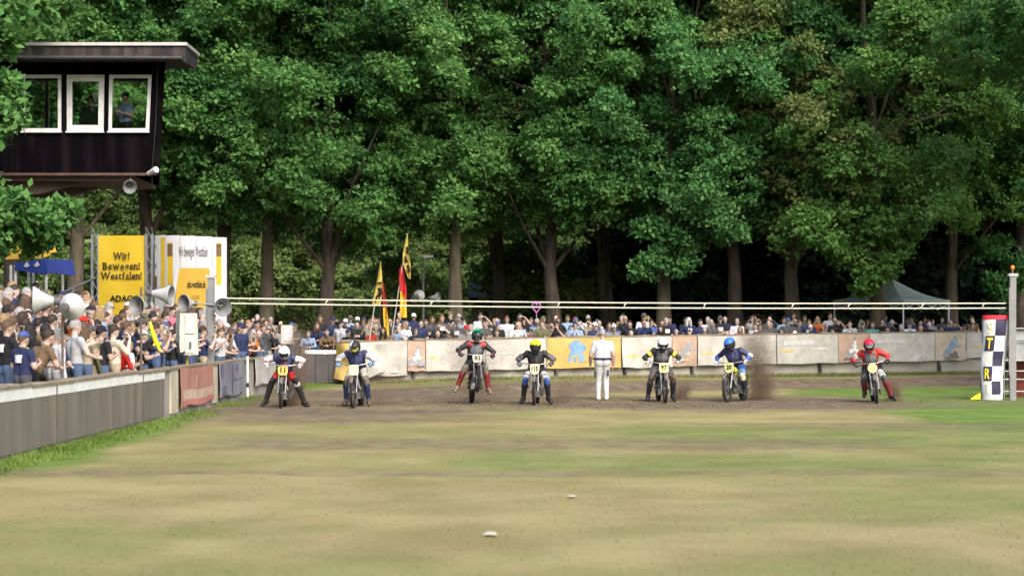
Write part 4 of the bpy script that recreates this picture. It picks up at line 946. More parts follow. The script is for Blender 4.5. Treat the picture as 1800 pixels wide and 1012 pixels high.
# ------------------------------------------------------------------ tent
TT = 67.0; tc = Vector((PX(1590, TT), TT + 2.3, 0)); tzb = float(hbank(tc.x, tc.y)); tt = thing('gazebo_tent', 'teal pop-up tent with white legs behind the far wall on the right', 'tent', (tc.x, tc.y, tzb), (0, 0, R(44)))
M_teal = mat('teal canvas', (.24, .30, .29), .8, .12, 2, .3, 8, trans=.15); Hh = PZ(526, TT) - tzb; Hp = PZ(489, TT + 2) - tzb; A = 1.65
cs4 = [(-A, -A), (A, -A), (A, A), (-A, A)]
for k in range(4):
    a, b = cs4[k], cs4[(k + 1) % 4]
    def rfn(u, v, a=a, b=b):
        p = Vector((a[0] + (b[0] - a[0]) * u, a[1] + (b[1] - a[1]) * u, Hh)).lerp(Vector((0, 0, Hp)), v); p.z -= .17 * math.sin(math.pi * v) * (1 - .3 * v); return p
    MB().sheet(rfn, 8, 8).build('canopy', M_teal, tt)
    MB().sheet(lambda u, v, a=a, b=b: (a[0] + (b[0] - a[0]) * u, a[1] + (b[1] - a[1]) * u, Hh + .005 - .16 * v - .01 * math.sin(u * 20) * v), 12, 2).build('valance', M_teal, tt)
    ex = Vector((a[0] * .97, a[1] * .97, 0)); MB().tube([ex + Vector((0, 0, -.2)), ex + Vector((0, 0, Hh))], .032, 6).build('leg', M_wht, tt)
    am, bm2 = Vector((*a, Hh - .20)) * .97, Vector((*b, Hh - .20)) * .97; am.z = bm2.z = Hh - .16; tr = MB()
    for q in range(4): tr.tube([am.lerp(bm2, q / 4) + Vector((0, 0, -.22 if q % 2 else .0)), am.lerp(bm2, (q + 1) / 4) + Vector((0, 0, .0 if q % 2 else -.22))], .014, 5).tube([am.lerp(bm2, q / 4) + Vector((0, 0, .0 if q % 2 else -.22)), am.lerp(bm2, (q + 1) / 4) + Vector((0, 0, -.22 if q % 2 else .0))], .014, 5)
    tr.build('truss', M_wht, tt)

# ------------------------------------------------------------------ chequered start banner and barrier
SX = 45.2; sbn = thing('start_banner', 'tall white chequered cloth banner with red top reading start', 'banner', (PX(1748, SX), SX, 0))
def sbc(px, py): return Vector(((px - 1748) / sp(SX), 0, (703.5 - py) / sp(SX)))
def sbf(u, v, off=0.0):
    """cloth sleeve: u 0..1 round the front, v 0 bottom..1 top"""
    py = 703 - v * 143; L = np.interp(py, [560, 600, 640, 680, 703], [1727, 1727, 1724, 1724, 1725]); Rr = np.interp(py, [560, 600, 630, 652, 665, 685, 703], [1776, 1772, 1768, 1766, 1762, 1763, 1762])
    a = -math.pi * .5 + math.pi * u; cx = (L + Rr) / 2; hw = (Rr - L) / 2
    p = sbc(cx + hw * math.sin(a), py); p.y = -(.20 * math.cos(a)) - off + .009 * math.sin(v * 23 + u * 6) - .028 * math.sin(v * 9) ; p.x += off * math.sin(a); return p
M_swht = mat('start cloth white', (.58, .58, .60), .7, .04, 3, .3, 9); M_snav = mat('start navy check', (.028, .024, .055), .6, .2, 5)
MB().sheet(sbf, 26, 40).build('sleeve', M_swht, sbn)
MB().sheet(lambda u, v: sbf(u, 1 - v) * 1.0 if v == 0 and False else Vector((sbf(u, v).x, -sbf(u, v).y + .02, sbf(u, v).z)), 16, 20).build('sleeve_back', M_swht, sbn)
def uu(px): t_ = (px - 1725) / (1774 - 1725.); return math.asin(max(-1, min(1, 2 * t_ - 1))) / math.pi + .5
def patch(u0, u1, v0, v1, nm, m, off=.012): MB().sheet(lambda a, b: sbf(u0 + (u1 - u0) * a, v0 + (v1 - v0) * b, off), 8, 8).build(nm, m, sbn)
U0, U1, U2 = .20, .435, .70
rows = [(.99, .79), (.785, .60), (.595, .415), (.41, .235), (.23, .07)]
for k, (v1, v0) in enumerate(rows):
    if k % 2: patch(U0 - .02, U1, v0, v1, 'check', M_snav)
    else: patch(U1, U2, v0, v1, 'check', M_snav)
    ch = 'START'[k]; mb = text_mb(ch, 1.0, Matrix(), bold=.03); xs_ = [p_[0] for p_ in mb.v]; zs_ = [p_[2] for p_ in mb.v]; wx = max(xs_) - min(xs_); wz = max(zs_) - min(zs_); cxx = (max(xs_) + min(xs_)) / 2; czz = (max(zs_) + min(zs_)) / 2
    mb.v = [tuple(sbf((U0 + U1) / 2 - .005 + (x_ - cxx) / wx * (.15 if k % 2 else .12), (v0 + v1) / 2 + (z_ - czz) / wz * (v1 - v0) * .74, .030)) for x_, y_, z_ in mb.v]
    mb.build('letter', mat('start yellow', (.74, .50, .03), .6, .1) if k % 2 else mat('start pale gold', (.74, .60, .36), .6, .1), sbn, smooth=False)
MB().poly([Vector((sbf(u, .99, .012).x, sbf(u, .99, .012).y, sbf(u, .985).z)) for u in np.linspace(0, 1, 14)] + [Vector((sbf(u, .99).x, .2 * math.cos(-math.pi / 2 + math.pi * u), sbf(u, .985).z)) for u in np.linspace(.95, .05, 8)], (0, 0, .11)).build('top_band', mat('start red', (.62, .03, .045), .6, .08), sbn)
MB().tube([(.02, .02, 0), (.02, .02, 2.2)], .04, 8).build('core_pole', M_steel, sbn)
cn = thing('marker_flag', 'small yellow and black flag lying at the foot of the start banner', 'flag', (PX(1716, 45), 45.0, 0)); MB().sheet(lambda u, v: (-.14 + .26 * u, .05 * math.sin(u * 3), .02 + (.02 + .16 * u) * v), 8, 3, thick=(0, .015, 0)).build('cloth', mat('bright yellow', (.72, .58, .02), .6), cn); MB().sheet(lambda u, v: (.12 + .05 * u, .04, .06 + .14 * v), 3, 2, thick=(0, .018, 0)).build('black_end', M_blk, cn)
br = thing('barrier', 'galvanised crowd barrier behind the start post at right edge', 'barrier', (PX(1762, 46.2), 46.2, 0)); bb = MB()
for z in (.18, .5, .72, 1.0, 1.55, 1.85): br_ = MB().tube([(.0 if z < 1.2 else .32, 0, z), (2.4, .35, z)], .022, 6).build('rail', M_steel, br)
for xx in (.05, .30, .80, 1.3, 1.8, 2.3): MB().tube([(xx, xx * .145, 0), (xx, xx * .145, 1.0 if xx < .5 else 1.9)], .02, 6).build('upright', M_steel, br)
MB().sheet(lambda u, v: (.36 + 1.9 * u, .10 + .27 * u + .03 * math.sin(u * 17), 1.02 + .75 * v), 14, 4, thick=(0, .02, 0)).build('sheet', mat('grey sheet', (.27, .28, .29), .6, .25, 3), br)
rb = thing('storage_box', 'red-brown box behind the barrier at right edge', 'box', (PX(1815, 47), 47.3, 0)); MB().box((0, 0, .48), (.9, .6, .95)).build('body', mat('red brown box', (.14, .03, .02), .7, .2), rb); MB().box((0, 0, .985), (.96, .66, .06)).build('lid', mat('red brown lid', (.2, .045, .03), .7, .2), rb)

# litter on the turf
for px, py, s_, lb in ((862, 940, .13, 'larger white paper scrap on the near turf'), (1005, 873, .10, 'smaller white paper scrap farther out on the turf')):
    Y = CAM_H * F_PX / (py - 576); o = thing('paper_scrap', lb, 'litter', (PX(px, Y), Y, float(hground(PX(px, Y), Y)) + .012))
    MB().sheet(lambda u, v: ((u - .5) * s_ * (1 - .3 * v), (v - .5) * s_ * 1.6, (.02 * math.sin(u * 5) + .025 * math.sin(v * 6 + u * 2)) * .18 + .003), 6, 6, thick=(0, 0, .006)).build('paper', mat('dirty paper', (.42, .40, .31), .9, .15, 30), o)
# ------------------------------------------------------------------ figures
def cap_mesh(a, b, ra, rb, n=12):
    a = Vector(a); b = Vector(b); d = b - a
    if d.length < 1e-5: d = Vector((0, 0, 1e-3)); b = a + d
    q = d.to_track_quat('Z', 'Y').to_matrix(); L = d.length; prof = []
    for k in range(4): t = math.pi / 2 * k / 3; prof.append((ra * math.sin(t) + 1e-4, -ra * math.cos(t)))
    for k in range(4): t = math.pi / 2 * k / 3; prof.append((rb * math.cos(t) + 1e-4, L + rb * math.sin(t)))
    mb = MB(); M = Matrix.Translation(a) @ q.to_4x4(); mb.lathe(prof, M, n)
    m = len(mb.v); mb.f.append(tuple(range(n - 1, -1, -1))); mb.f.append(tuple(range(m - n, m))); mb.m += [0, 0]
    return mb
def remesh_body(name, prims, tags, voxel, extra=(), smooth_it=4):
    """unions tapered capsules / ellipsoids into one continuous skin; faces take the tag of the nearest primitive"""
    mb = MB()
    for p in prims:
        if p[0] == 'c': m = cap_mesh(*p[1:5]); mb.add(m.v, m.f)
        else: mb.ell(p[1], p[2], p[3], 14, 10)
    me = bpy.data.meshes.new(name + ' raw'); me.from_pydata(mb.v, [], mb.f); o = bpy.data.objects.new('tmp', me); COL.objects.link(o)
    r = o.modifiers.new('r', 'REMESH'); r.mode = 'VOXEL'; r.voxel_size = voxel
    s = o.modifiers.new('s', 'SMOOTH'); s.factor = 0.5; s.iterations = smooth_it
    dg = bpy.context.evaluated_depsgraph_get(); e = o.evaluated_get(dg); res = bpy.data.meshes.new_from_object(e)
    bpy.data.objects.remove(o); bpy.data.meshes.remove(me); res.name = name
    n = len(res.polygons); c = np.empty(n * 3, dtype=np.float32); res.polygons.foreach_get('center', c); c = c.reshape(-1, 3).astype(float)
    best = np.full(n, 1e9); bt = np.zeros(n, dtype=np.int32)
    for p in prims:
        if p[0] == 'c':
            a = np.array(p[1]); b = np.array(p[2]); d = b - a; L2 = max(d @ d, 1e-9); t = np.clip(((c - a) @ d) / L2, 0, 1)
            ds = np.linalg.norm(c - (a + t[:, None] * d), axis=1) - (p[3] + (p[4] - p[3]) * t); tg = p[5]
        else:
            q = c - np.array(p[1]); 
            if p[3] is not None: q = q @ np.array(p[3])
            rr = np.array(p[2]); k = np.linalg.norm(q / rr, axis=1); ds = (k - 1) * rr.min(); tg = p[4]
        m = ds < best; best[m] = ds[m]; bt[m] = tags.index(tg)
    res.materials.clear()
    v0 = np.empty(len(res.vertices) * 3, dtype=np.float32); res.vertices.foreach_get('co', v0)
    f0 = [tuple(p.vertices) for p in res.polygons]
    vs = v0.reshape(-1, 3).tolist(); fs = f0; mi = bt.tolist()
    for m, tg in extra:
        off = len(vs); vs += [list(p) for p in m.v]; fs += [tuple(i + off for i in f) for f in m.f]; mi += [tags.index(tg)] * len(m.f)
    out_ = bpy.data.meshes.new(name); out_.from_pydata(vs, [], fs); bpy.data.meshes.remove(res)
    for _ in tags: out_.materials.append(None)
    out_.polygons.foreach_set('material_index', mi); out_.polygons.foreach_set('use_smooth', [True] * len(fs)); out_.update()
    return out_
def fingers(wr, hd, pn, side, curl, s=1.0, r=.0085):
    """four unequal fingers and a thumb; hd hand direction, pn palm normal, side +1/-1 thumb side"""
    hd = Vector(hd).normalized(); pn = Vector(pn); pn = (pn - hd * pn.dot(hd)).normalized(); sd = hd.cross(pn) * side
    mb = MB(); base = Vector(wr) + hd * .085 * s
    for k, L in enumerate((.072, .080, .075, .058)):
        p = base + sd * (.030 - .020 * k) * s; d = hd.copy(); pts = [p]
        for j, f in enumerate((.45, .32, .23)):
            d = (d * math.cos(curl) + pn * math.sin(curl)).normalized(); p = p + d * L * f * s; pts.append(p)
        mb.tube(pts, [r * s, r * s * .97, r * s * .9, r * s * .72], 6)
    p = Vector(wr) + hd * .028 * s + sd * .030 * s; d1 = (sd * .75 + hd * .65 + pn * .2).normalized(); d2 = (sd * .25 + hd * .9 + pn * (.2 + .5 * curl)).normalized()
    mb.tube([p, p + d1 * .035 * s, p + d1 * .035 * s + d2 * .032 * s], [r * 1.25 * s, r * 1.15 * s, r * .85 * s], 6)
    return mb
def figure(J, k=1.0, girth=1.0, suit=False, head=True, lb=1.0):
    """J: joints. returns prims (continuous body) and extra pieces (fingers, eyes)"""
    P = []; E = []; c = lambda a, b, ra, rb, t: P.append(('c', tuple(a), tuple(b), ra * k * (lb if t in ('sleeve', 'forearm', 'pants', 'knee', 'shin', 'shirt', 'shoe') else 1), rb * k * (lb if t in ('sleeve', 'forearm', 'pants', 'knee', 'shin', 'shirt', 'shoe') else 1), t))
    rt = (J['shR'] - J['shL']).normalized(); pel, che, nek = J['pel'], J['che'], J['nek']; mid = pel.lerp(che, .5) + J.get('belly', Vector())
    gt = girth
    for s in (-1, 1):
        r_ = rt * s * k
        c(pel + r_ * .075 - (che - pel).normalized() * .03 * k, pel.lerp(mid, .5) + r_ * .072, .108 * gt, .104 * gt, 'pants'); c(pel.lerp(mid, .42) + r_ * .072, mid + r_ * .070, .108 * gt, .104 * gt, 'shirt'); c(mid + r_ * .07, che + r_ * .078, .104 * gt, .114, 'shirt')
        sh, el, wr = (J['shL'], J['elL'], J['wrL']) if s < 0 else (J['shR'], J['elR'], J['wrR'])
        c(che + r_ * .07, sh, .085, .064, 'shirt'); c(sh, sh.lerp(el, .62), .066, .056, 'shirt'); c(sh.lerp(el, .62), el, .053, .047, 'sleeve'); c(el, el.lerp(wr, .55), .046, .040, 'sleeve'); c(el.lerp(wr, .55), wr, .038, .028, 'forearm')
        hd = J['hdL' if s < 0 else 'hdR'].normalized(); pn = J['pnL' if s < 0 else 'pnR']; pn = (pn - hd * pn.dot(hd)).normalized(); sd = hd.cross(pn)
        c(wr + hd * .02 * k, wr + hd * .075 * k + sd * .018 * k, .026, .024, 'hand'); c(wr + hd * .02 * k, wr + hd * .075 * k - sd * .018 * k, .026, .024, 'hand')
        E.append((fingers(wr, hd, pn, J.get('thL' if s < 0 else 'thR', -s), J.get('curl', .35), k * (1.15 if suit else 1.0), .012 if suit else .0095), 'hand'))
        hp, kn, an, to = (J['hipL'], J['knL'], J['anL'], J['toL']) if s < 0 else (J['hipR'], J['knR'], J['anR'], J['toR'])
        c(hp, hp.lerp(kn, .72), .092 * gt, .070, 'pants'); c(hp.lerp(kn, .72), kn.lerp(an, .12), .070, .064, 'knee'); c(kn.lerp(an, .12), kn.lerp(an, .45), .062, .060, 'shin'); c(kn.lerp(an, .45), an, .060, .047, 'shin')
        fd = (to - an); heel = an - fd * .35; heel.z = to.z if 'flat' in J else heel.z - .05 * k
        c(heel, to, .045, .040, 'shoe'); c(an, heel.lerp(to, .4), .046, .046, 'shoe')
    c(J['shL'], J['shR'], .058, .058, 'shirt'); c(che, nek, .085, .060, 'shirt')
    hc = J['head']; f = J['face'].normalized(); up = (J['hup'] - f * J['hup'].dot(f)).normalized(); rx = f.cross(up)
    c(nek, hc - up * .05 * k - f * .012 * k, .056, .052, 'skin')
    if head:
        M = Matrix((rx, -f, up)).transposed()
        e = lambda o, r, t: P.append(('e', tuple(hc + (rx * o[0] + f * o[1] + up * o[2]) * k), tuple(q * k for q in r), M, t))
        e((0, 0, .02), (.078, .098, .108), 'skin'); e((0, .035, -.055), (.056, .058, .062), 'skin'); e((0, .098, -.008), (.014, .022, .026), 'skin')
        for s in (-1, 1): e((s * .078, -.01, -.005), (.014, .024, .034), 'skin')
        e((0, .075, .035), (.05, .024, .014), 'skin'); e((0, .078, -.058), (.028, .018, .009), 'lips')
        for s in (-1, 1):
            m = MB().ell(hc + (rx * s * .031 + f * .088 + up * .012) * k, (.014 * k, .012 * k, .009 * k), None, 8, 6); E.append((m, 'eye'))
    return P, E
TAGS = ['skin', 'shirt', 'sleeve', 'forearm', 'hand', 'pants', 'knee', 'shin', 'shoe', 'lips', 'eye']

def stand(pose, k=1.0):
    """joints for a standing adult facing -Y, feet on z = 0"""
    v = lambda x, y, z: Vector((x, y, z)) * k
    J = dict(pel=v(0, 0, .96), che=v(0, -.01, 1.29), nek=v(0, .0, 1.45), shL=v(-.19, 0, 1.40), shR=v(.19, 0, 1.40), head=v(0, -.02, 1.61), face=v(0, -1, -.05), hup=v(0, 0, 1),
             hipL=v(-.09, 0, .92), hipR=v(.09, 0, .92), knL=v(-.10, -.02, .50), knR=v(.11, -.02, .50), anL=v(-.11, .02, .09), anR=v(.13, .02, .09), toL=v(-.13, -.13, .042), toR=v(.16, -.13, .042), flat=1,
             elL=v(-.25, .03, 1.10), elR=v(.25, .03, 1.10), wrL=v(-.25, -.05, .85), wrR=v(.25, -.05, .85), hdL=v(0, -.2, -1), hdR=v(0, -.2, -1), pnL=v(1, 0, 0), pnR=v(-1, 0, 0), curl=.35)
    if pose == 'crossed': J.update(elL=v(-.25, -.08, 1.12), elR=v(.25, -.08, 1.12), wrL=v(.06, -.20, 1.16), wrR=v(-.06, -.18, 1.10), hdL=v(1, .1, .1), hdR=v(-1, .2, .1), pnL=v(0, 1, 0), pnR=v(0, 1, 0))
    if pose == 'photo': J.update(elL=v(-.27, -.14, 1.20), elR=v(.27, -.14, 1.20), wrL=v(-.09, -.30, 1.46), wrR=v(.09, -.30, 1.46), hdL=v(.3, -.1, 1), hdR=v(-.3, -.1, 1), pnL=v(1, .2, 0), pnR=v(-1, .2, 0), curl=.7)
    if pose == 'hold': J.update(elL=v(-.26, -.02, 1.14), elR=v(.26, -.02, 1.14), wrL=v(-.10, -.28, 1.20), wrR=v(.10, -.28, 1.20), hdL=v(.5, -.7, .3), hdR=v(-.5, -.7, .3), pnL=v(1, .2, 0), pnR=v(-1, .2, 0), curl=.6)
    if pose == 'clap': J.update(elL=v(-.27, -.06, 1.14), elR=v(.27, -.06, 1.14), wrL=v(-.07, -.28, 1.30), wrR=v(.07, -.28, 1.30), hdL=v(.2, -.5, .9), hdR=v(-.2, -.5, .9), pnL=v(1, 0, 0), pnR=v(-1, 0, 0), curl=.12)
    if pose == 'reach': J.update(elL=v(-.26, -.10, 1.16), elR=v(.26, -.22, 1.26), wrL=v(-.20, -.30, 1.10), wrR=v(.22, -.48, 1.34), hdL=v(.2, -1, .1), hdR=v(-.1, -1, .3), pnL=v(1, 0, -.3), pnR=v(-1, 0, -.3), curl=.45)
    if pose == 'lean': J.update(pel=v(0, .14, .94), che=v(0, -.06, 1.22), nek=v(0, -.13, 1.37), shL=v(-.19, -.08, 1.32), shR=v(.19, -.08, 1.32), head=v(0, -.19, 1.52), hipL=v(-.09, .14, .90), hipR=v(.09, .14, .90), knL=v(-.1, .06, .5), knR=v(.11, .06, .5), elL=v(-.27, -.16, 1.08), elR=v(.27, -.16, 1.08), wrL=v(-.06, -.33, 1.04), wrR=v(.07, -.35, 1.06), hdL=v(.8, -.3, 0), hdR=v(-.8, -.3, 0), pnL=v(0, 0, -1), pnR=v(0, 0, -1))
    if pose == 'hips': J.update(elL=v(-.36, .06, 1.16), elR=v(.36, .06, 1.16), wrL=v(-.20, -.02, 1.0), wrR=v(.20, -.02, 1.0), hdL=v(.6, -.5, -.4), hdR=v(-.6, -.5, -.4))
    if pose == 'shade': J.update(elR=v(.34, -.16, 1.36), wrR=v(.12, -.17, 1.60), hdR=v(-.7, -.2, .2), pnR=v(0, 0, -1))
    if pose == 'walk_back': # walking away from the camera, back to it
        J.update(knL=v(-.10, -.10, .51), anL=v(-.09, .10, .15), toL=v(-.10, -.04, .05), knR=v(.09, -.10, .50), anR=v(.10, -.05, .085), toR=v(.12, -.20, .04), elL=v(-.27, .07, 1.12), elR=v(.29, .0, 1.10), wrL=v(-.27, .0, .87), wrR=v(.29, -.14, .88))
        J['head'] = v(0, -.06, 1.60); J['face'] = v(0, -1, -.25)
    return J
POSES = {}
for ps in ('down', 'crossed', 'photo', 'hold', 'clap', 'reach', 'lean', 'hips', 'shade'):
    pr, ex = figure(stand(ps)); POSES[ps] = remesh_body('body', pr, TAGS, .021, ex, 3)
pr, ex = figure(stand('crossed'), 1.0, 1.28); POSES['stout'] = remesh_body('body', pr, TAGS, .021, ex, 3)
pr, ex = figure(stand('lean'), 1.0, 1.25); POSES['stoutlean'] = remesh_body('body', pr, TAGS, .021, ex, 3)
HEADS = {p: (stand(p)['head'], stand(p)['face']) for p in ('down', 'crossed', 'photo', 'hold', 'clap', 'reach', 'lean', 'hips', 'shade')}; HEADS['stout'] = HEADS['down']; HEADS['stoutlean'] = HEADS['lean']

def hair_mesh(kind):
    mb = MB(); g_ = random.Random(len(kind))
    if kind in ('short', 'long', 'bun', 'thin'):
        # skull cap down to the nape with an uneven rim
        n, m = 18, 7
        def pt(i, j, s):
            t = 2 * math.pi * i / n; fr = .5 - .5 * math.sin(t)        # fr 1 at the face (-y)
            lim = (1.25 + .75 * (1 - fr)) if kind != 'thin' else (.75 + 1.25 * (1 - fr) ** .6); ph = lim * j / m
            return Vector((s * .087 * math.sin(ph) * math.cos(t), s * .108 * math.sin(ph) * math.sin(t) + .008, s * .120 * math.cos(ph) + .020 + .004 * math.sin(i * 2.3 + j)))
        vs_ = [pt(i, j, 1.0) for j in range(m + 1) for i in range(n)]; fs_ = [(j * n + i, j * n + (i + 1) % n, (j + 1) * n + (i + 1) % n, (j + 1) * n + i) for j in range(m) for i in range(n)]
        mb.add(vs_, fs_)
        vs2 = [pt(i, m, 1.0) for i in range(n)] + [pt(i, m, .86) for i in range(n)]; mb.add(vs2, [(i, n + i, n + (i + 1) % n, (i + 1) % n)[::-1] for i in range(n)])
        if kind == 'long':
            for k in range(9):
                t = math.pi * (-.12 + 1.24 * k / 8); p = Vector((.082 * math.cos(t), .10 * math.sin(t) * .9 + .005, .02)); mb.tube([p, p * 1.05 + Vector((0, .01, -.10)), p * 1.12 + Vector((0, .02, -.22)), p * .95 + Vector((0, .02, -.30 - .03 * g_.random()))], [.03, .036, .034, .014], 6)
        if kind == 'bun': mb.ell((0, .115, .07), (.042, .042, .04), None, 10, 7); mb.tube([(0, .11, .05), (0, .15, -.03), (0, .14, -.13)], [.03, .032, .012], 7)
    return mb
def cap_mb(back=False):
    mb = MB(); n, m = 18, 6
    vs_ = [(.092 * math.sin(1.5 * j / m) * math.cos(6.283 * i / n), .112 * math.sin(1.5 * j / m) * math.sin(6.283 * i / n) + .005, .10 * math.cos(1.5 * j / m) + .045) for j in range(m + 1) for i in range(n)]
    mb.add(vs_, [(j * n + i, j * n + (i + 1) % n, (j + 1) * n + (i + 1) % n, (j + 1) * n + i) for j in range(m) for i in range(n)])
    brim = MB().sheet(lambda u, v: ((u - .5) * .16 * (1 - .25 * v * v), -.095 - .085 * v * math.cos((u - .5) * 2.2), .052 - .012 * v - .05 * (u - .5) ** 2 * 4 * .3), 8, 3, thick=(0, 0, .006))
    return mb, brim
HAIR = {k: hair_mesh(k) for k in ('short', 'long', 'bun', 'thin')}
HAIRME = {}
def hue(name, c, **k): return cloth(name, c, **k)
SKIN = [mat('skin %d' % i, c, .55, .06, 10, spec=.3) for i, c in enumerate(((0.43, 0.305, 0.245), (0.40, 0.272, 0.212), (0.46, 0.335, 0.28), (0.34, 0.225, 0.17), (0.43, 0.285, 0.23)))]
M_eye = mat('eye', (.03, .022, .02), .3); M_lips = mat('lips', (.36, .14, .12), .5)
HAIRC = {'dark brown': (.030, .018, .012), 'brown': (.085, .050, .028), 'blond': (.23, .16, .08), 'grey': (.26, .25, .24), 'black': (.012, .011, .012), 'white': (.55, .54, .52), 'ginger': (.15, .065, .028)}
HMAT = {k: mat('hair ' + k, v, .6, .3, 30, .5, 60) for k, v in HAIRC.items()}
CC = {'white': (.54, .54, .56), 'black': (.018, .018, .021), 'navy': (.022, .030, .075), 'grey': (0.180, 0.184, 0.188), 'light grey': (0.345, 0.352, 0.367), 'dark grey': (.065, .066, .07), 'red': (0.375, 0.019, 0.015), 'blue': (.05, .085, .22), 'light blue': (0.195, 0.277, 0.390), 'olive': (.10, .10, .055), 'green': (.035, .13, .055), 'yellow': (0.510, 0.330, 0.022), 'beige': (0.345, 0.292, 0.203), 'brown': (.13, .085, .05), 'pink': (0.450, 0.120, 0.195), 'teal': (.06, .20, .21), 'orange': (0.465, 0.120, 0.022), 'burgundy': (.14, .02, .028), 'denim': (.075, .11, .19), 'cream': (0.465, 0.420, 0.330)}
CM = {k: hue(k, v) for k, v in CC.items()}
M_shoe = mat('dark shoe', (.03, .027, .025), .6)
def striped(name, a, b):
    m = cloth(name, a); n = m.node_tree.nodes; l = m.node_tree.links
    w_ = n.new('ShaderNodeTexWave'); w_.wave_type = 'BANDS'; w_.bands_direction = 'Z'; w_.inputs['Scale'].default_value = 5.5
    r = n.new('ShaderNodeValToRGB'); r.color_ramp.interpolation = 'CONSTANT'; r.color_ramp.elements[1].position = .5; r.color_ramp.elements[0].color = (*a, 1); r.color_ramp.elements[1].color = (*b, 1)
    tc = n.new('ShaderNodeTexCoord'); l.new(tc.outputs['Object'], w_.inputs['Vector']); l.new(w_.outputs[0], r.inputs[0]); l.new(r.outputs[0], n['Principled BSDF'].inputs['Base Color']); return m
CM['blue and white striped'] = striped('striped', (.03, .05, .22), (.6, .62, .66))
PRINTME = None; PHONE = None
def dress(o, slots):
    for i, m in enumerate(slots):
        if i < len(o.material_slots): o.material_slots[i].link = 'OBJECT'; o.material_slots[i].material = m
PEOPLE = []
def person(x, y, z, rz, pose, shirt, pants, head, hairc, sleeves='short', height=1.75, skin=None, extra='', label=None, where='', group='spectators', pr_=None):
    """head: short/long/bun/thin/bald or '<colour> cap'"""
    s = height / 1.75; e = thing('person', None, 'person', (x, y, z), (0, 0, rz), group); e.scale = (s, s, s)
    b = link('body', POSES[pose], e); sk = skin or SKIN[rng.randrange(len(SKIN))]; S = CM[shirt]; T = CM[pants]
    fa = sk if sleeves == 'short' else S; sl_ = sk if sleeves == 'none' else S
    # sleeve slot covers elbow: bare for short sleeves
    dress(b, [sk, S, sk if sleeves == 'short' else sl_, fa, sk, T, T, T, M_shoe, M_lips, M_eye])
    hc, f = HEADS[pose]; f = f.normalized(); up = (Vector((0, 0, 1)) - f * f.z).normalized(); rx = f.cross(up); HM = Matrix.Translation(hc) @ Matrix((rx, -f, up)).transposed().to_4x4()
    capc = head[:-4] if head.endswith(' cap') else None; hk = 'short' if capc else head
    if hk in HAIR:
        if hk not in HAIRME: HAIRME[hk] = HAIR[hk].mesh('hair', None, True, 80)
        h_ = link('hair', HAIRME[hk], e); h_.matrix_local = HM; dress(h_, [HMAT[hairc]])
    if capc:
        if 'cap' not in HAIRME: c_, b_ = cap_mb(); HAIRME['cap'] = c_.mesh('cap', None, True, 80); HAIRME['brim'] = b_.mesh('brim', None, True, 60)
        c1 = link('cap', HAIRME['cap'], e); c1.matrix_local = HM; dress(c1, [CM[capc]]); c2 = link('brim', HAIRME['brim'], c1); dress(c2, [CM[capc]])
    if extra == 'print' and 'lean' not in pose and pose != 'stout':
        sg_ = -1 if 'far' in group else 1; q = 'PM%d' % sg_; yy = .112 if sg_ > 0 else -.136
        if q not in HAIRME: HAIRME[q] = MB().sheet(lambda u, v: ((u - .5) * .17, yy - sg_ * .024 * (2 * u - 1) ** 2, 1.22 + .13 * v), 6, 3, thick=(0, sg_ * .006, 0)).mesh('shirt_print', None)
        p_ = link('shirt_print', HAIRME[q], e); dress(p_, [pr_ or M_white])
    if extra == 'sunglasses':
        if 'SG' not in HAIRME:
            mb = MB()
            for sx in (-1, 1): mb.ell((sx * .033, -.098, .012), (.028, .010, .018), None, 10, 6)
            mb.tube([(-.08, 0, .018), (-.07, -.08, .016), (.07, -.08, .016), (.08, 0, .018)], .004, 5); HAIRME['SG'] = mb.mesh('sunglasses', M_blk)
        g_ = link('sunglasses', HAIRME['SG'], e); g_.matrix_local = HM
    PEOPLE.append((e, shirt, pants, head, hairc, sleeves, pose, extra, where, label, rz)); return e
PHN = [0]
def phone_for(e, pose, lab):
    """phone held up in front of the face; rests in the hands so it is its own thing"""
    c = {'photo': Vector((0, -.335, 1.535)), 'reach': Vector((.19, -.60, 1.40)), 'hold': Vector((0, -.36, 1.255))}[pose]
    M = Matrix.Translation(e.location) @ Matrix.Rotation(e.rotation_euler.z, 4, 'Z') @ Matrix.Scale(e.scale[0], 4)
    t = thing('phone', lab, 'phone', M @ c, (0, 0, e.rotation_euler.z), 'phones held up by spectators')
    MB().box((0, 0, 0), (.15, .010, .076)).build('body', M_blk, t); MB().box((0, .0065, 0), (.138, .002, .066)).build('screen', mat('phone screen', (.10, .12, .15), .15), t)

WORD = {'short': 'short {} hair', 'long': 'long {} hair', 'bun': 'tied-back {} hair', 'thin': 'thinning {} hair', 'bald': 'bald head'}
def describe(p):
    e, shirt, pants, head, hairc, sleeves, pose, extra, where, label, rz = p
    if label: return label
    g_ = 'T-shirt' if sleeves == 'short' else 'jacket'
    hh = head if head.endswith(' cap') else WORD[head].format(hairc)
    act = {'down': '', 'crossed': 'arms crossed', 'photo': 'hands raised', 'hold': 'hands together', 'clap': 'clapping', 'reach': 'arm out', 'lean': 'leaning', 'hips': 'hands on hips', 'shade': 'shading eyes', 'stout': 'heavy build', 'stoutlean': 'heavy build'}[pose]
    full = lambda q: 'spectator in ' + shirt + ' ' + g_ + ', ' + hh + (', ' + q if q else '') + ', ' + where
    return full(act) if len(full(act).replace('-', ' ').split()) <= 14 else full('')
    return 'spectator in ' + shirt + ' ' + g_  + ', ' + hh + (', ' + act if act else '') + ', ' + where

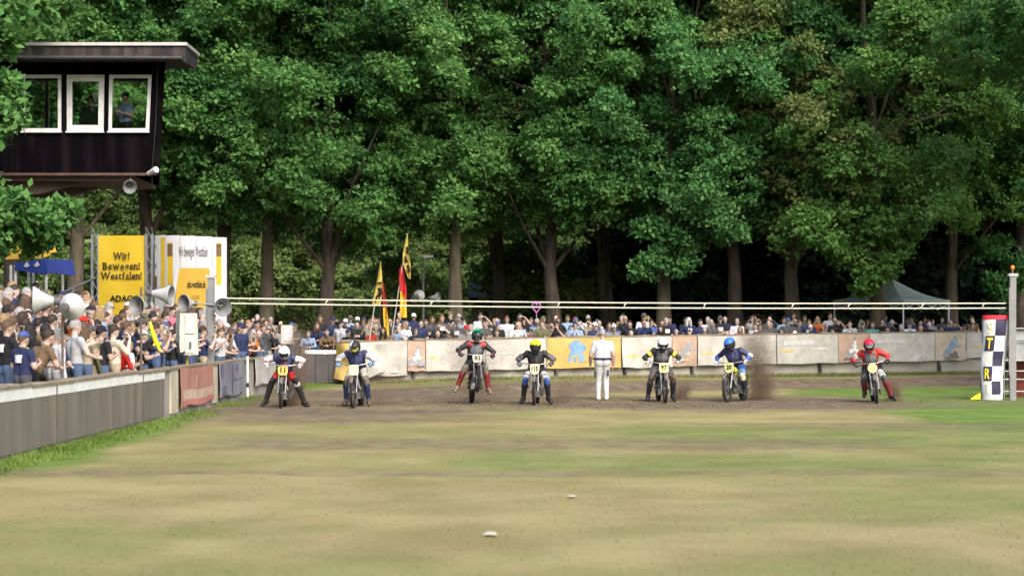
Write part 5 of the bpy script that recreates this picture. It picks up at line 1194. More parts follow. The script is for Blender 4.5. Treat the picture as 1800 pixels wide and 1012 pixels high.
# ------------------------------------------------------------------ the crowd
TRACK = Vector((1.0, 43.5, 0))
def look(x, y, tx_=None, ty_=None):
    dx = (TRACK.x if tx_ is None else tx_) - x; dy = (TRACK.y if ty_ is None else ty_) - y
    return math.atan2(dx, -dy) if False else math.atan2(dy, dx) + math.pi / 2
g = random.Random(21)
SH = ['black'] * 17 + ['navy'] * 12 + ['white'] * 8 + ['dark grey'] * 11 + ['grey'] * 5 + ['light grey'] * 4 + ['blue'] * 2 + ['light blue'] * 3 + ['olive'] * 3 + ['beige'] * 3 + ['brown'] * 3 + ['red', 'burgundy', 'teal', 'green', 'pink', 'cream', 'orange']
HD = ['short'] * 16 + ['thin'] * 5 + ['bald'] * 3 + ['long'] * 6 + ['bun'] * 3 + ['black cap', 'navy cap', 'white cap', 'dark grey cap', 'blue cap', 'red cap', 'olive cap']
HC = ['dark brown'] * 5 + ['brown'] * 5 + ['blond'] * 3 + ['grey'] * 4 + ['black'] * 3 + ['white', 'dark brown']
PN = ['denim'] * 5 + ['black'] * 3 + ['dark grey'] * 2 + ['beige', 'olive']
def zone_left(px): return 'near first mast' if px < 150 else 'before yellow sign' if px < 262 else 'near speaker boxes' if px < 345 else 'past left start post'
def rand_person(x, y, z, where, group, poses, rz=None, hmin=1.62, **kw):
    ps = g.choice(poses); hd_ = g.choice(HD); sl = g.choice(['short', 'short', 'long']); ex = g.choice(['', '', '', 'print', 'sunglasses']) 
    return person(x, y, z, look(x, y) + g.uniform(-.45, .45) if rz is None else rz, ps, g.choice(SH), g.choice(PN), hd_, g.choice(HC), sl, g.uniform(hmin, 1.88), None, ex, None, where, group)
def occupied(x, y, L, r): return any((x - a) ** 2 + (y - b) ** 2 < r * r for a, b in L)
spots = []
M_prn = mat('lime print', (.45, .60, .05), .7)
# people who stand out along the left wall: (px, Y, pose, shirt, pants, head, hair colour, sleeves, height, extra, label)
named = [
    (12, 27.6, 'reach', 'black', 'denim', 'short', 'brown', 'short', 1.72, 'print', 'spectator with white print on black shirt leaning over the wall at the left edge'),
    (52, 28.1, 'clap', 'black', 'denim', 'long', 'black', 'short', 1.70, 'print', 'spectator with long black hair and lime print on black shirt left of first mast'),
    (40, 27.0, 'hold', 'navy', 'dark grey', 'blue cap', 'brown', 'short', 1.62, 'print', 'spectator in navy shirt with white print below the first horn'),
    (97, 28.6, 'down', 'white', 'light grey', 'short', 'grey', 'long', 1.66, '', 'spectator in long white shirt with grey hair beside the first mast'),
    (131, 30.0, 'reach', 'light grey', 'denim', 'short', 'grey', 'short', 1.84, '', 'spectator in light grey T-shirt and jeans stretching an arm right of first mast'),
    (158, 31.4, 'down', 'olive', 'beige', 'dark grey cap', 'brown', 'long', 1.72, '', 'spectator in olive jacket and dark cap behind the man in light grey'),
    (181, 31.6, 'hold', 'black', 'denim', 'black cap', 'black', 'short', 1.74, 'print', 'spectator in black cap and black shirt with white print at the wall'),
    (205, 32.6, 'photo', 'cream', 'beige', 'short', 'dark brown', 'long', 1.76, '', 'spectator in cream jacket lifting a phone at the wall'),
    (226, 33.0, 'lean', 'red', 'red', 'short', 'brown', 'long', 1.52, '', 'spectator in bright red outfit bending at the wall left of second mast'),
    (241, 33.9, 'hold', 'white', 'navy', 'short', 'blond', 'short', 1.45, '', 'child in white shirt standing next to the second mast'),
    (268, 35.2, 'hold', 'black', 'denim', 'light grey cap', 'brown', 'short', 1.66, 'print', 'spectator in light grey cap and black shirt holding a yellow inflatable'),
    (296, 36.4, 'photo', 'blue', 'denim', 'short', 'dark brown', 'short', 1.80, '', 'spectator in blue shirt photographing left of the speaker boxes'),
    (352, 39.8, 'hold', 'white', 'denim', 'yellow cap', 'brown', 'short', 1.86, '', 'spectator in bright yellow cap and white shirt right of the speaker boxes'),
    (408, 44.5, 'photo', 'white', 'denim', 'short', 'brown', 'short', 1.70, 'print', 'spectator in white shirt with raised hands right of the left start post'),
    (462, 50.5, 'lean', 'dark grey', 'black', 'bald', 'brown', 'long', 1.72, '', 'bald spectator in dark grey jacket leaning over the wall left of the white cabinet'),
    (425, 47.8, 'down', 'navy', 'denim', 'navy cap', 'brown', 'long', 1.84, 'sunglasses', 'tall spectator in navy cap and jacket right of the left start post'),
]
for (px, Y, ps, s_, p_, hd_, hc_, sl_, ht, ex, lb) in named:
    x = min(PX(px, Y), WALL_X - .42); spots.append((x, Y)); e = person(x, Y, float(hbank(x, Y)), look(x, Y) + g.uniform(-.2, .2) - .15, ps, s_, p_, hd_, hc_, sl_, ht, None, ex, lb, '', 'spectators along the left wall', M_prn if 'lime' in lb else None)
    if ps == 'photo': phone_for(e, ps, 'black phone held by the ' + lb.replace('spectator in ', 'spectator in ').split(' photographing')[0].split(' lifting')[0].split(' with raised')[0])
n_try = 0; cnt = 0
while cnt < 190 and n_try < 26000:
    n_try += 1; Y = g.uniform(27, 58.0); x = WALL_X - .42 - g.random() ** 1.15 * 7.6; px = 900 + x * sp(Y)
    if px < -12 or px > 560 or occupied(x, Y, spots, .47 + .010 * (Y - 27)): continue
    if abs(x - PX(214, 57)) < 4.2 and Y > 54.5 : continue
    if abs(px - 328) < 14 and Y < 39.5 and Y > 36: continue
    zz = float(hbank(x, Y)); hp = 576 - (zz + 1.74 - CAM_H) * sp(Y)
    if hp < np.interp(px, [0, 50, 150, 172, 388, 400, 450, 600], [494, 500, 512, 534, 534, 526, 532, 545]): continue
    spots.append((x, Y)); cnt += 1; d_ = WALL_X - x; row = 'at wall' if d_ < 1.0 else 'second row' if d_ < 2.2 else 'up bank' if d_ < 4.6 else 'high up'
    e = rand_person(x, Y, float(hbank(x, Y)), row + ' ' + zone_left(px), 'spectators on the left bank', ['down', 'hold', 'photo', 'crossed', 'clap', 'reach', 'shade', 'stout'] if d_ > .9 else ['lean', 'hold', 'photo', 'reach', 'clap', 'stoutlean'])
named2 = [ # behind the far wall (px, rows back, pose, shirt, pants, head, hair colour, sleeves, height, extra, label)
    (540, .5, 'lean', 'light blue', 'denim', 'short', 'brown', 'long', 1.66, '', 'spectator in light blue shirt leaning above the gate'),
    (575, .7, 'lean', 'brown', 'denim', 'short', 'brown', 'long', 1.66, '', 'spectator in brown jacket leaning above the gate'),
    (606, 1.8, 'crossed', 'black', 'denim', 'white cap', 'brown', 'long', 1.78, '', 'spectator in white cap and black jacket left of the flags'),
    (627, 2.2, 'down', 'dark grey', 'denim', 'white cap', 'grey', 'long', 1.80, '', 'spectator in white cap and dark grey jacket next to the shorter flag'),
    (655, .7, 'hold', 'red', 'denim', 'short', 'dark brown', 'long', 1.60, '', 'spectator in red jacket between the two flag poles'),
    (700, .6, 'photo', 'light blue', 'denim', 'thin', 'grey', 'short', 1.70, '', 'spectator in light blue T-shirt with raised hands right of the flags'),
    (776, 1.8, 'crossed', 'dark grey', 'denim', 'short', 'ginger', 'short', 1.92, 'print', 'tall ginger spectator with arms crossed left of the green-helmeted rider'),
    (891, 2.0, 'down', 'white', 'black', 'short', 'brown', 'short', 1.86, '', 'tall spectator in white T-shirt behind the yellow-helmeted rider'),
    (953, .7, 'crossed', 'olive', 'olive', 'short', 'brown', 'long', 1.88, '', 'spectator in mustard olive jacket beside the broad brown trunk'),
    (1133, 2.0, 'crossed', 'white', 'black', 'dark grey cap', 'black', 'long', 1.95, 'sunglasses', 'tall spectator in white top and dark cap left of the greenish trunk'),
    (1108, 1.2, 'hips', 'black', 'black', 'short', 'black', 'long', 1.80, '', 'spectator in black with hands on hips left of the tall one in white'),
    (1131, .5, 'lean', 'light grey', 'denim', 'navy cap', 'brown', 'long', 1.60, '', 'spectator in light grey hoodie and navy cap leaning on the far wall'),
    (1232, 1.2, 'down', 'navy', 'denim', 'short', 'dark brown', 'long', 1.86, '', 'spectator in navy jumper above the white banner left of the blue helmet'),
    (1267, 1.8, 'crossed', 'black', 'black', 'dark grey cap', 'black', 'short', 1.90, 'print', 'spectator in black T-shirt with arms crossed above the blue helmet'),
    (1264, .5, 'lean', 'white', 'denim', 'short', 'brown', 'short', 1.62, '', 'spectator in white T-shirt leaning on the wall above the blue helmet'),
    (1292, .6, 'lean', 'orange', 'denim', 'short', 'dark brown', 'short', 1.45, 'sunglasses', 'child in orange top with sunglasses right of the blue helmet'),
    (1353, .8, 'down', 'dark grey', 'black', 'thin', 'grey', 'long', 1.86, '', 'grey-haired spectator in dark jacket above the tall dirt spray'),
    (1400, .5, 'lean', 'black', 'denim', 'white cap', 'grey', 'long', 1.62, '', 'white-capped spectator in black leaning on the wall right of the dirt spray'),
    (1465, .6, 'hold', 'pink', 'denim', 'long', 'blond', 'long', 1.55, '', 'blond child in pink jacket left of the tent'),
    (1486, .5, 'lean', 'light grey', 'denim', 'light grey cap', 'grey', 'long', 1.66, '', 'spectator in light grey jacket and cap left of the tent'),
    (1513, .5, 'lean', 'blue and white striped', 'denim', 'navy cap', 'brown', 'long', 1.62, '', 'spectator in blue and white striped shirt under the tent edge'),
    (1536, .7, 'crossed', 'teal', 'denim', 'short', 'brown', 'short', 1.84, '', 'spectator in teal T-shirt with arms crossed in front of the tent tree'),
    (1676, .45, 'lean', 'yellow', 'denim', 'short', 'dark brown', 'long', 1.66, '', 'spectator in bright yellow jacket leaning under the tent'),
    (1654, .45, 'lean', 'light blue', 'denim', 'short', 'brown', 'short', 1.60, '', 'spectator in light blue shirt left of the one in yellow'),
]
def wall_x_at(px, d):
    x = 0.0
    for _ in range(30): x = (px - 900) / sp(float(ywall(x)) + d)
    return x
def far_zone(px): return 'above gate' if px < 600 else 'by flags' if px < 730 else 'behind green helmet' if px < 860 else 'behind yellow helmet' if px < 985 else 'behind official' if px < 1100 else 'behind white helmet' if px < 1215 else 'behind blue helmet' if px < 1330 else 'past dirt spray' if px < 1480 else 'near tent'
for (px, d, ps, s_, p_, hd_, hc_, sl_, ht, ex, lb) in named2:
    x = wall_x_at(px, d); y_ = float(ywall(x)) + .25 + d; spots.append((x, y_)); person(x, y_, float(hbank(x, y_)), look(x, y_) * .0 + g.uniform(-.3, .3), ps, s_, p_, hd_, hc_, sl_, ht, None, ex, lb, '', 'spectators behind the far wall')
n_try = cnt = 0
while cnt < 150 and n_try < 16000:
    n_try += 1; px = g.uniform(440, 1716); d = g.choice([.42, .5, .6, 1.2, 1.4, 1.9, 2.2, 2.9, 3.4])
    if px < 600 and d > 2: continue
    if px > 1330 and g.random() < .3: continue
    x = wall_x_at(px, d); y_ = float(ywall(x)) + .25 + d
    if x < -6.5: x = min(x, -6.6); y_ = 59.4 + d
    if occupied(x, y_, spots, .43): continue
    spots.append((x, y_)); cnt += 1; row = 'front row' if d < 1 else 'second row' if d < 1.8 else 'back row'
    rand_person(x, y_, float(hbank(x, y_)), row + ' ' + far_zone(px), 'spectators behind the far wall', ['lean', 'lean', 'hold', 'crossed', 'photo', 'stoutlean', 'clap'] if d < 1 else ['down', 'crossed', 'hold', 'hips', 'photo', 'shade', 'stout'], g.uniform(-.5, .5), 1.6)
# two judges in the cabin, one marshal behind the start banner
person(tx(141), TY + 1.1, ZB + .44, .5, 'down', 'black', 'black', 'short', 'dark brown', 'long', 1.78, None, '', 'dark silhouette standing behind the middle window of the tower', '', 'judges in the tower')
person(tx(207), TY + .9, ZB + .44, -.5, 'hold', 'light blue', 'black', 'dark grey cap', 'black', 'short', 1.84, None, '', 'capped figure in light shirt behind the right window of the tower', '', 'judges in the tower')
person(PX(1770, 46.9), 46.9, 0, .3, 'crossed', 'dark grey', 'black', 'short', 'brown', 'long', 1.62, None, '', 'marshal in dark grey jacket half hidden behind the chequered start banner', '', 'marshals')
# labels, made single
from collections import defaultdict
by = defaultdict(list)
for p in PEOPLE: by[describe(p)].append(p)
ORD = ['leftmost', 'second from left', 'third from left', 'fourth from left', 'fifth from left', 'sixth from left']
for lb, ps in by.items():
    if len(ps) == 1: ps[0][0]['label'] = lb
    else:
        ps.sort(key=lambda q: q[0].location.x / q[0].location.y)
        for i, q in enumerate(ps): q[0]['label'] = lb + ', ' + ORD[min(i, 5)]

# ------------------------------------------------------------------ things held by the crowd
inf = thing('inflatable_stick', 'bright yellow inflatable stick held up in front of the left crowd', 'inflatable', at(272, 585, 34.9))
io = lambda px, py: at(px, py, 34.9) - inf.location
M_iy = mat('inflatable yellow', (.80, .66, .02), .35, .05); MB().tube([io(264, 566), io(268, 583), io(276, 606)], [.022, .045, .05], 10).build('stick', M_iy, inf)
MB().tube([io(270, 606), io(284, 604)], .035, 8).tube([io(276, 603), io(281, 616)], [.04, .03], 8).build('handle', M_iy, inf)
def flagpole(p0, p1, Y, label):
    a, b = at(*p0, Y), at(*p1, Y); t = thing('flag', label, 'flag', a)
    MB().tube([(0, 0, -.6), b - a], [.020, .014], 7).build('pole', mat('pale pole', (.42, .40, .36), .5), t); return t
def drape(t, Y, rows, m, name, ph=0.0, off=0.0):
    """limp cloth: rows of (height, left, right) with folds in depth"""
    n_ = 3 * (len(rows) - 1); ys = [r[0] for r in rows]
    def fn(u, v):
        py = ys[0] + (ys[-1] - ys[0]) * v; l_ = np.interp(py, ys, [r[1] for r in rows]); r_ = np.interp(py, ys, [r[2] for r in rows])
        p = at(float(l_ + (r_ - l_) * u), float(py), Y) - t.location; p.y += -.05 - off + .05 * math.sin(u * 7 + v * 5 + ph); return p
    MB().sheet(fn, 8, n_, thick=(0, .008, 0)).build(name, m, t)
FY, FK, FR, FG = mat('flag yellow', (.42, .33, .075), .7, .15, 3), mat('flag black', (.018, .016, .018), .7), mat('flag red', (.36, .02, .022), .7, .15, 4), mat('flag gold', (.55, .36, .03), .7, .12, 4)
fa_ = flagpole((641, 628), (669, 460), 59.2, 'shorter pole with yellow black flag and black red gold flag')
drape(fa_, 59.2, [(461, 668, 669.5), (488, 663.5, 672), (512, 659, 673), (536, 655, 669)], FY, 'flag_cloth')
for rw in ([(496, 663, 671.5), (499, 662.5, 672)], [(506, 664, 671), (514, 666, 673), (522, 663, 668)], [(520, 661, 664), (532, 659, 662)]): drape(fa_, 59.2, rw, FK, 'emblem', 0, .07)
drape(fa_, 59.35, [(498, 668, 673), (530, 667, 674), (560, 667, 675), (580, 671, 676)], FK, 'flag_stripe', 1); drape(fa_, 59.3, [(498, 672, 675), (530, 673.5, 680), (560, 675, 681)], FR, 'flag_stripe', 2); drape(fa_, 59.25, [(540, 673, 680), (562, 674.5, 683), (592, 676, 684)], FG, 'flag_stripe', 3)
fb_ = flagpole((680, 620), (715.5, 410), 59.8, 'taller pole with black red gold flag below a yellow flag')
drape(fb_, 59.8, [(410, 715, 716.5), (446, 707.5, 719), (464, 709, 722), (490, 718, 722)], FY, 'flag_cloth', 1)
for rw in ([(434, 714, 718), (446, 715, 719)], [(450, 711, 714), (462, 713, 718)], [(466, 714, 721), (478, 718, 722)]): drape(fb_, 59.8, rw, FK, 'emblem', 1, .07)
drape(fb_, 59.9, [(464, 704, 708), (484, 702, 708), (500, 703, 706)], FK, 'flag_stripe', 1); drape(fb_, 59.85, [(470, 702, 709), (490, 701, 712), (512, 704, 715), (536, 706, 715)], FR, 'flag_stripe', 2); drape(fb_, 59.8, [(512, 703.5, 707), (530, 703.5, 715), (558, 704, 715)], FG, 'flag_stripe', 3)
hb = thing('heart_wand', 'pink heart shaped balloon ring on a stick above the crowd', 'balloon', at(943, 540, 63.0)); hp_ = []
for k in range(33):
    t_ = 2 * math.pi * k / 32; hp_.append(Vector((11 * math.sin(t_) ** 3, 0, 13 * math.cos(t_) - 5 * math.cos(2 * t_) - 2 * math.cos(3 * t_) - math.cos(4 * t_))) * .0135)
MB().tube(hp_, .024, 6).build('ring', mat('pink balloon', (.40, .11, .34), .4), hb); MB().tube([(0, 0, -.22), (.02, 0, -1.0)], .008, 5).build('stick', M_wht, hb)
# ------------------------------------------------------------------ motorcycles
M_tyre = mat('tyre rubber', (.022, .020, .019), .85, .3, 20, .8, 60); M_rim = mat('muddy rim', (.13, .12, .11), .5, .4, 9, metal=.5); M_chr = mat('dirty steel', (.27, .265, .26), .4, .35, 9, metal=.7)
M_blkm = mat('black frame', (.02, .02, .021), .4); M_eng = mat('engine alloy', (.24, .235, .225), .45, .3, 14, .3, 40, metal=.6); M_rubber = mat('grip rubber', (.018, .018, .018), .9); M_mud = mat('muddy plastic', (.10, .085, .07), .8, .4, 7)
PLATE_Y = mat('plate yellow', (0.492, 0.344, 0.066), .5, .08, 5); PLATE_C = mat('plate cream', (0.492, 0.443, 0.295), .5, .06, 5); PLATE_L = mat('plate lime yellow', (0.492, 0.492, 0.197), .5, .06, 5)
RW, FW_ = .34, .355
FAX, RAX = Vector((0, -.72, FW_)), Vector((0, .66, RW)); HEADT, HEADB = Vector((0, -.36, .93)), Vector((0, -.43, .72))
def wheel(parent, c, r, tw_, name):
    o = link(name, MB().torus((0, 0, 0), r - .045, .014, 'X', 32, 8).tube([(-.05, 0, 0), (.05, 0, 0)], .035, 12).mesh(name, M_rim), parent); o.location = c
    t = MB().torus((0, 0, 0), r - tw_ * .55, tw_ * .55, 'X', 36, 10, sx=.95)
    for k in range(36):
        a = 2 * math.pi * k / 36
        for sx in (-1, 0, 1):
            if (k + sx) % 2: t.box((sx * tw_ * .33, (r - .004) * math.cos(a), (r - .004) * math.sin(a)), (tw_ * .28, .022, .022), Euler((a, 0, 0)))
    t.build('tyre', M_tyre, o)
    s_ = MB()
    for k in range(28):
        a = 2 * math.pi * k / 28; b = a + (.5 if k % 2 else -.5); x_ = .04 * (1 if k % 4 < 2 else -1); s_.tube([(x_, .03 * math.cos(b), .03 * math.sin(b)), (0, (r - .05) * math.cos(a), (r - .05) * math.sin(a))], .0022, 4)
    s_.build('spokes', M_chr, o); return o
def plate_shape(kind, w_=.235, h_=.25):
    if kind == 'round': return [(w_ * .5 * math.cos(6.283 * k / 20), h_ * .5 * math.sin(6.283 * k / 20)) for k in range(20)]
    if kind == 'square': return [(-.10, .12), (.10, .12), (.115, .10), (.115, -.08), (.08, -.12), (-.08, -.12), (-.115, -.08), (-.115, .10)]
    if kind == 'wide': return [(-.12, .075), (-.10, .10), (.10, .10), (.12, .075), (.11, -.05), (.075, -.105), (-.075, -.105), (-.11, -.05)]
    return [(-.12, .10), (-.10, .125), (.10, .125), (.12, .10), (.11, -.03), (.065, -.115), (0, -.135), (-.065, -.115), (-.11, -.03)]
def motorcycle(loc, rot, label, plate, num, kind, tank, steer=0.0):
    t = thing('motorcycle', label, 'motorcycle', loc, rot, 'grass track motorcycles on the start line'); t.rotation_mode = 'YXZ'
    wheel(t, FAX, FW_, .065, 'front_wheel'); wheel(t, RAX, RW, .10, 'rear_wheel')
    fd = (HEADT - FAX).normalized()
    for sx in (-1, 1):
        o = Vector((sx * .085, 0, 0)); MB().tube([FAX + o, FAX + o + fd * .34, ], .019, 10).tube([FAX + o + fd * .30, HEADT + o + Vector((0, 0, .0))], .014, 10).build('fork_leg', M_chr, t)
    MB().tube([HEADT + Vector((-.10, 0, -.01)), HEADT + Vector((.10, 0, -.01))], .026, 8).tube([HEADB + Vector((-.10, .0, 0)), HEADB + Vector((.10, 0, 0))], .026, 8).tube([HEADT, HEADB], .03, 10).build('fork_clamp', M_blkm, t)
    hb_ = MB().tube([(-.44, -.24, .985), (-.30, -.30, 1.01), (-.12, -.36, .985), (.12, -.36, .985), (.30, -.30, 1.01), (.44, -.24, .985)], .013, 8).build('handlebar', M_chr, t)
    for sx in (-1, 1):
        MB().tube([(sx * .31, -.297, 1.008), (sx * .445, -.238, .985)], .019, 10).build('grip', M_rubber, hb_); MB().tube([(sx * .29, -.31, 1.005), (sx * .40, -.37, .985)], .007, 6).build('lever', M_chr, hb_)
    pc = Vector((0, -.485, .87)); rr = Euler((R(-12), 0, 0)).to_matrix()
    pl = MB(); shp = plate_shape(kind); pl.poly([pc + rr @ Vector((a, 0, b)) for a, b in shp][::-1], rr @ Vector((0, .012, 0))); po = pl.build('number_plate', plate, t, smooth=False)
    if num:
        mb = text_mb(num, 1.0, Matrix(), bold=.045); xs_ = [p[0] for p in mb.v]; zs_ = [p[2] for p in mb.v]; w_ = max(xs_) - min(xs_); c_ = (max(xs_) + min(xs_)) / 2; zc = (max(zs_) + min(zs_)) / 2; hz = max(zs_) - min(zs_)
        kx = min(.155 / w_, .17); kz = .125 / hz
        mb.v = [tuple(pc + rr @ Vector(((x_ - c_) * kx, -.005, (z_ - zc) * kz + .012))) for x_, y_, z_ in mb.v]; mb.build('number', M_blk, po, smooth=False)
    MB().sheet(lambda u, v: (( u - .5) * .085, FAX.y + (FW_ + .03) * math.cos(1.2 + v * 1.3), FAX.z + (FW_ + .03 - .03 * (2 * u - 1) ** 2) * math.sin(1.2 + v * 1.3)), 6, 10, thick=(0, 0, .006)).build('front_fender', M_mud, t)
    f_ = MB()
    f_.tube([HEADT, (0, .12, .78), (0, .45, .70), (0, .62, .66)], .020, 8).tube([HEADB, (0, -.30, .42), (0, -.18, .22), (0, .25, .22), (0, .30, .34)], .019, 8)
    for sx in (-1, 1): f_.tube([(0, .30, .36), (sx * .09, .42, .35), (sx * .10, RAX.y, RAX.z)], .016, 8).tube([(sx * .10, RAX.y, RAX.z), (sx * .07, .50, .60), (0, .42, .70)], .014, 8)
    f_.build('frame', M_blkm, t)
    MB().box((0, .02, .30), (.19, .30, .22), taper=(.85, .9)).ell((0, .02, .30), (.12, .13, .12)).build('engine', M_eng, t)
    cy = MB()
    for k in range(8): cy.box((0, -.075 - .020 * k, .40 + .030 * k), (.17 - .004 * k, .17, .012), Euler((R(32), 0, 0)))
    cy.tube([(0, -.05, .36), (0, -.24, .66)], .06, 10); cy.build('cylinder', M_eng, t)
    MB().ell((0, -.10, .80), (.10, .22, .085), Euler((R(-14), 0, 0)).to_matrix()).build('fuel_tank', tank, t)
    MB().sheet(lambda u, v: ((u - .5) * (.16 + .09 * v), .12 + .42 * v, .845 + .03 * v * v - .03 * (2 * u - 1) ** 2 - .03 * v), 8, 10, thick=(0, 0, -.06)).build('seat', mat('seat vinyl', (.03, .03, .03), .7), t)
    MB().sheet(lambda u, v: ((u - .5) * .17, RAX.y + (RW + .05) * math.cos(2.3 - v * 1.9), RAX.z + (RW + .07 - .04 * (2 * u - 1) ** 2) * math.sin(2.3 - v * 1.9)), 8, 16, thick=(0, 0, .006)).build('rear_fender', tank, t)
    MB().tube([(.05, -.25, .58), (.12, -.34, .44), (.15, -.10, .22), (.17, .30, .30), (.18, .55, .36)], [.022, .024, .026, .045, .045], 10).build('exhaust_pipe', M_chr, t)
    for sx, yy, zz in ((1, .22, .30), (-1, .05, .42)): MB().tube([(sx * .08, yy, zz), (sx * .22, yy, zz)], .014, 6).build('footrest', M_chr, t)
    MB().box((-.115, .45, .36), (.012, .42, .10)).build('chain_guard', M_blkm, t)
    MB().tube([(-.1, -.30, .99), (-.14, -.42, .82), (-.09, -.45, .60), (0, -.30, .45)], .006, 5).tube([(.1, -.30, .99), (.12, -.40, .80), (.06, -.25, .70)], .006, 5).build('cable', M_blkm, t)
    return t

# ------------------------------------------------------------------ riders
RT = ['acc1', 'acc2', 'skin', 'shirt', 'vest', 'sleeve', 'forearm', 'hand', 'pants', 'knee', 'shin', 'shoe', 'lips', 'eye']
def rider_joints(o):
    v = Vector; crouch = o.get('up', 0.0)
    J = dict(pel=v((0, .26, .93 + crouch * .8)), che=v((0, -.02 + o.get('back', 0), 1.20 + crouch)), nek=v((0, -.14 + o.get('back', 0), 1.33 + crouch)),
             shL=v((-.20, -.07 + o.get('back', 0), 1.285 + crouch)), shR=v((.20, -.07 + o.get('back', 0), 1.285 + crouch)), head=v((o.get('hx', 0), -.25 + o.get('back', 0), 1.45 + crouch + o.get('hz', 0))), face=v((o.get('fx', 0), -1, o.get('fz', -.30))), hup=v((0, 0, 1)),
             elL=v((-.44, -.02, 1.14 + crouch * .6 + o.get('el', 0))), elR=v((.44, -.02, 1.14 + crouch * .6 + o.get('el', 0))), wrL=v((-.385, -.20, 1.035)), wrR=v((.385, -.20, 1.035)),
             hdL=v((.15, -1, -.25)), hdR=v((-.15, -1, -.25)), pnL=v((0, -.2, -1)), pnR=v((0, -.2, -1)), thL=-1, thR=1, curl=.95,
             hipL=v((-.11, .24, .90 + crouch * .8)), hipR=v((.11, .24, .90 + crouch * .8)), knL=v((-.25, -.12, .62 + crouch * .4)), knR=v((.25, -.12, .62 + crouch * .4)), anL=v((-.33, .02, .15)), anR=v((.33, .02, .15)), toL=v((-.36, -.17, .055)), toR=v((.36, -.17, .055)))
    J.update({k: v(q) for k, q in o.get('J', {}).items()}); return J
def helmet(e, hc, f, shell, cover, lens, peak=True, stripe=None):
    f = Vector(f).normalized(); up = (Vector((0, 0, 1)) - f * f.z).normalized(); rx = f.cross(up); HM = Matrix.Translation(hc) @ Matrix((rx, -f, up)).transposed().to_4x4()
    def P(t, ph, s=1.0):     # t 0 front .. round, ph from top
        q = 1.0 + (.16 if ph > 1.75 else .0) * max(0, math.cos(t)) ** 2
        return Vector((s * .128 * math.sin(ph) * math.sin(t), -s * .155 * q * math.sin(ph) * math.cos(t) + .01, s * .148 * math.cos(ph) + .018))
    n, m = 28, 14; vs_ = []; fs_ = []
    for j in range(m + 1):
        for i in range(n): vs_.append(P(2 * math.pi * i / n, .05 + 2.25 * j / m))
    for j in range(m):
        for i in range(n):
            t = 2 * math.pi * (i + .5) / n; t = t - 2 * math.pi if t > math.pi else t; ph = .05 + 2.25 * (j + .5) / m
            if abs(t) < .95 and 1.22 < ph < 1.80: continue      # eye port
            fs_.append((j * n + i, j * n + (i + 1) % n, (j + 1) * n + (i + 1) % n, (j + 1) * n + i))
    mb = MB(); mb.add(vs_, fs_); h_ = mb.build('helmet', shell, e); h_.matrix_local = HM @ Matrix.Scale(1.09, 4)
    mb = MB(); vs_ = [P(2 * math.pi * i / n, .02 + 1.20 * j / 8, 1.035) for j in range(9) for i in range(n)]; mb.add(vs_, [(j * n + i, j * n + (i + 1) % n, (j + 1) * n + (i + 1) % n, (j + 1) * n + i) for j in range(8) for i in range(n)]); mb.build('helmet_cover', cover, h_)
    MB().sheet(lambda u, v: P((u - .5) * 1.86, 1.22 + .58 * v, .93), 14, 6).build('goggle_lens', lens, h_)
    MB().torus((0, 0, 0), 1, .06, 'Y', 24, 6).xf(Matrix.Translation((0, -.135, .02)) @ Matrix.Diagonal((.085, .10, .045, 1))).build('goggle_frame', M_blkm, h_)
    if peak: MB().sheet(lambda u, v: P((u - .5) * 1.7, 1.08, 1.03) + Vector((0, -.075 * v * math.cos((u - .5) * 2), .022 * v)), 10, 4, thick=(0, 0, .006)).build('peak', cover, h_)
    if stripe: MB().sheet(lambda u, v: P(.55 + .75 * u, .10 + 1.9 * v, 1.05), 6, 12).build('helmet_stripe', stripe, h_)
    MB().box((0, -.172, -.062), (.10, .012, .03)).build('chin_vent', M_blkm, h_)
LEATH = lambda n, c, r=.5: mat('leather ' + n, c, r, .38, 8, 1.0, 13, spec=.4)
LK, LW, LR, LBu, LN, LG, LDR, LGY, LDT = LEATH('black', (.018, .018, .020)), LEATH('white', (0.476, 0.467, 0.459)), LEATH('red', (0.377, 0.021, 0.018)), LEATH('blue', (0.037, 0.098, 0.344)), LEATH('navy', (.025, .028, .085)), LEATH('grey', (.26, .26, .27)), LEATH('dark red', (.15, .018, .02)), LEATH('dark grey', (.085, .085, .09)), LEATH('dirty', (.16, .14, .11))
LCR = LEATH('cream', (0.426, 0.410, 0.344)); LLB = LEATH('light blue', (0.131, 0.246, 0.410)); LPK = LEATH('pink red', (.58, .09, .14)); LDB = LEATH('dark blue', (.018, .03, .09)); LBR = LEATH('brown', (.09, .06, .045))
HW, HG, HY, HB, HR_ = mat('helmet white', (0.590, 0.590, 0.590), .3, .03, coat=.3), mat('helmet green', (0.008, 0.295, 0.148), .4, .06), mat('helmet yellow', (0.656, 0.574, 0.008), .4, .05), mat('helmet blue', (0.025, 0.139, 0.558), .4, .06), mat('helmet red', (0.541, 0.010, 0.041), .4, .06)
LENS = mat('dark lens', (.03, .03, .035), .1, .1, spec=.6); LENSG = mat('grey lens', (.20, .20, .20), .12, .2, spec=.6)
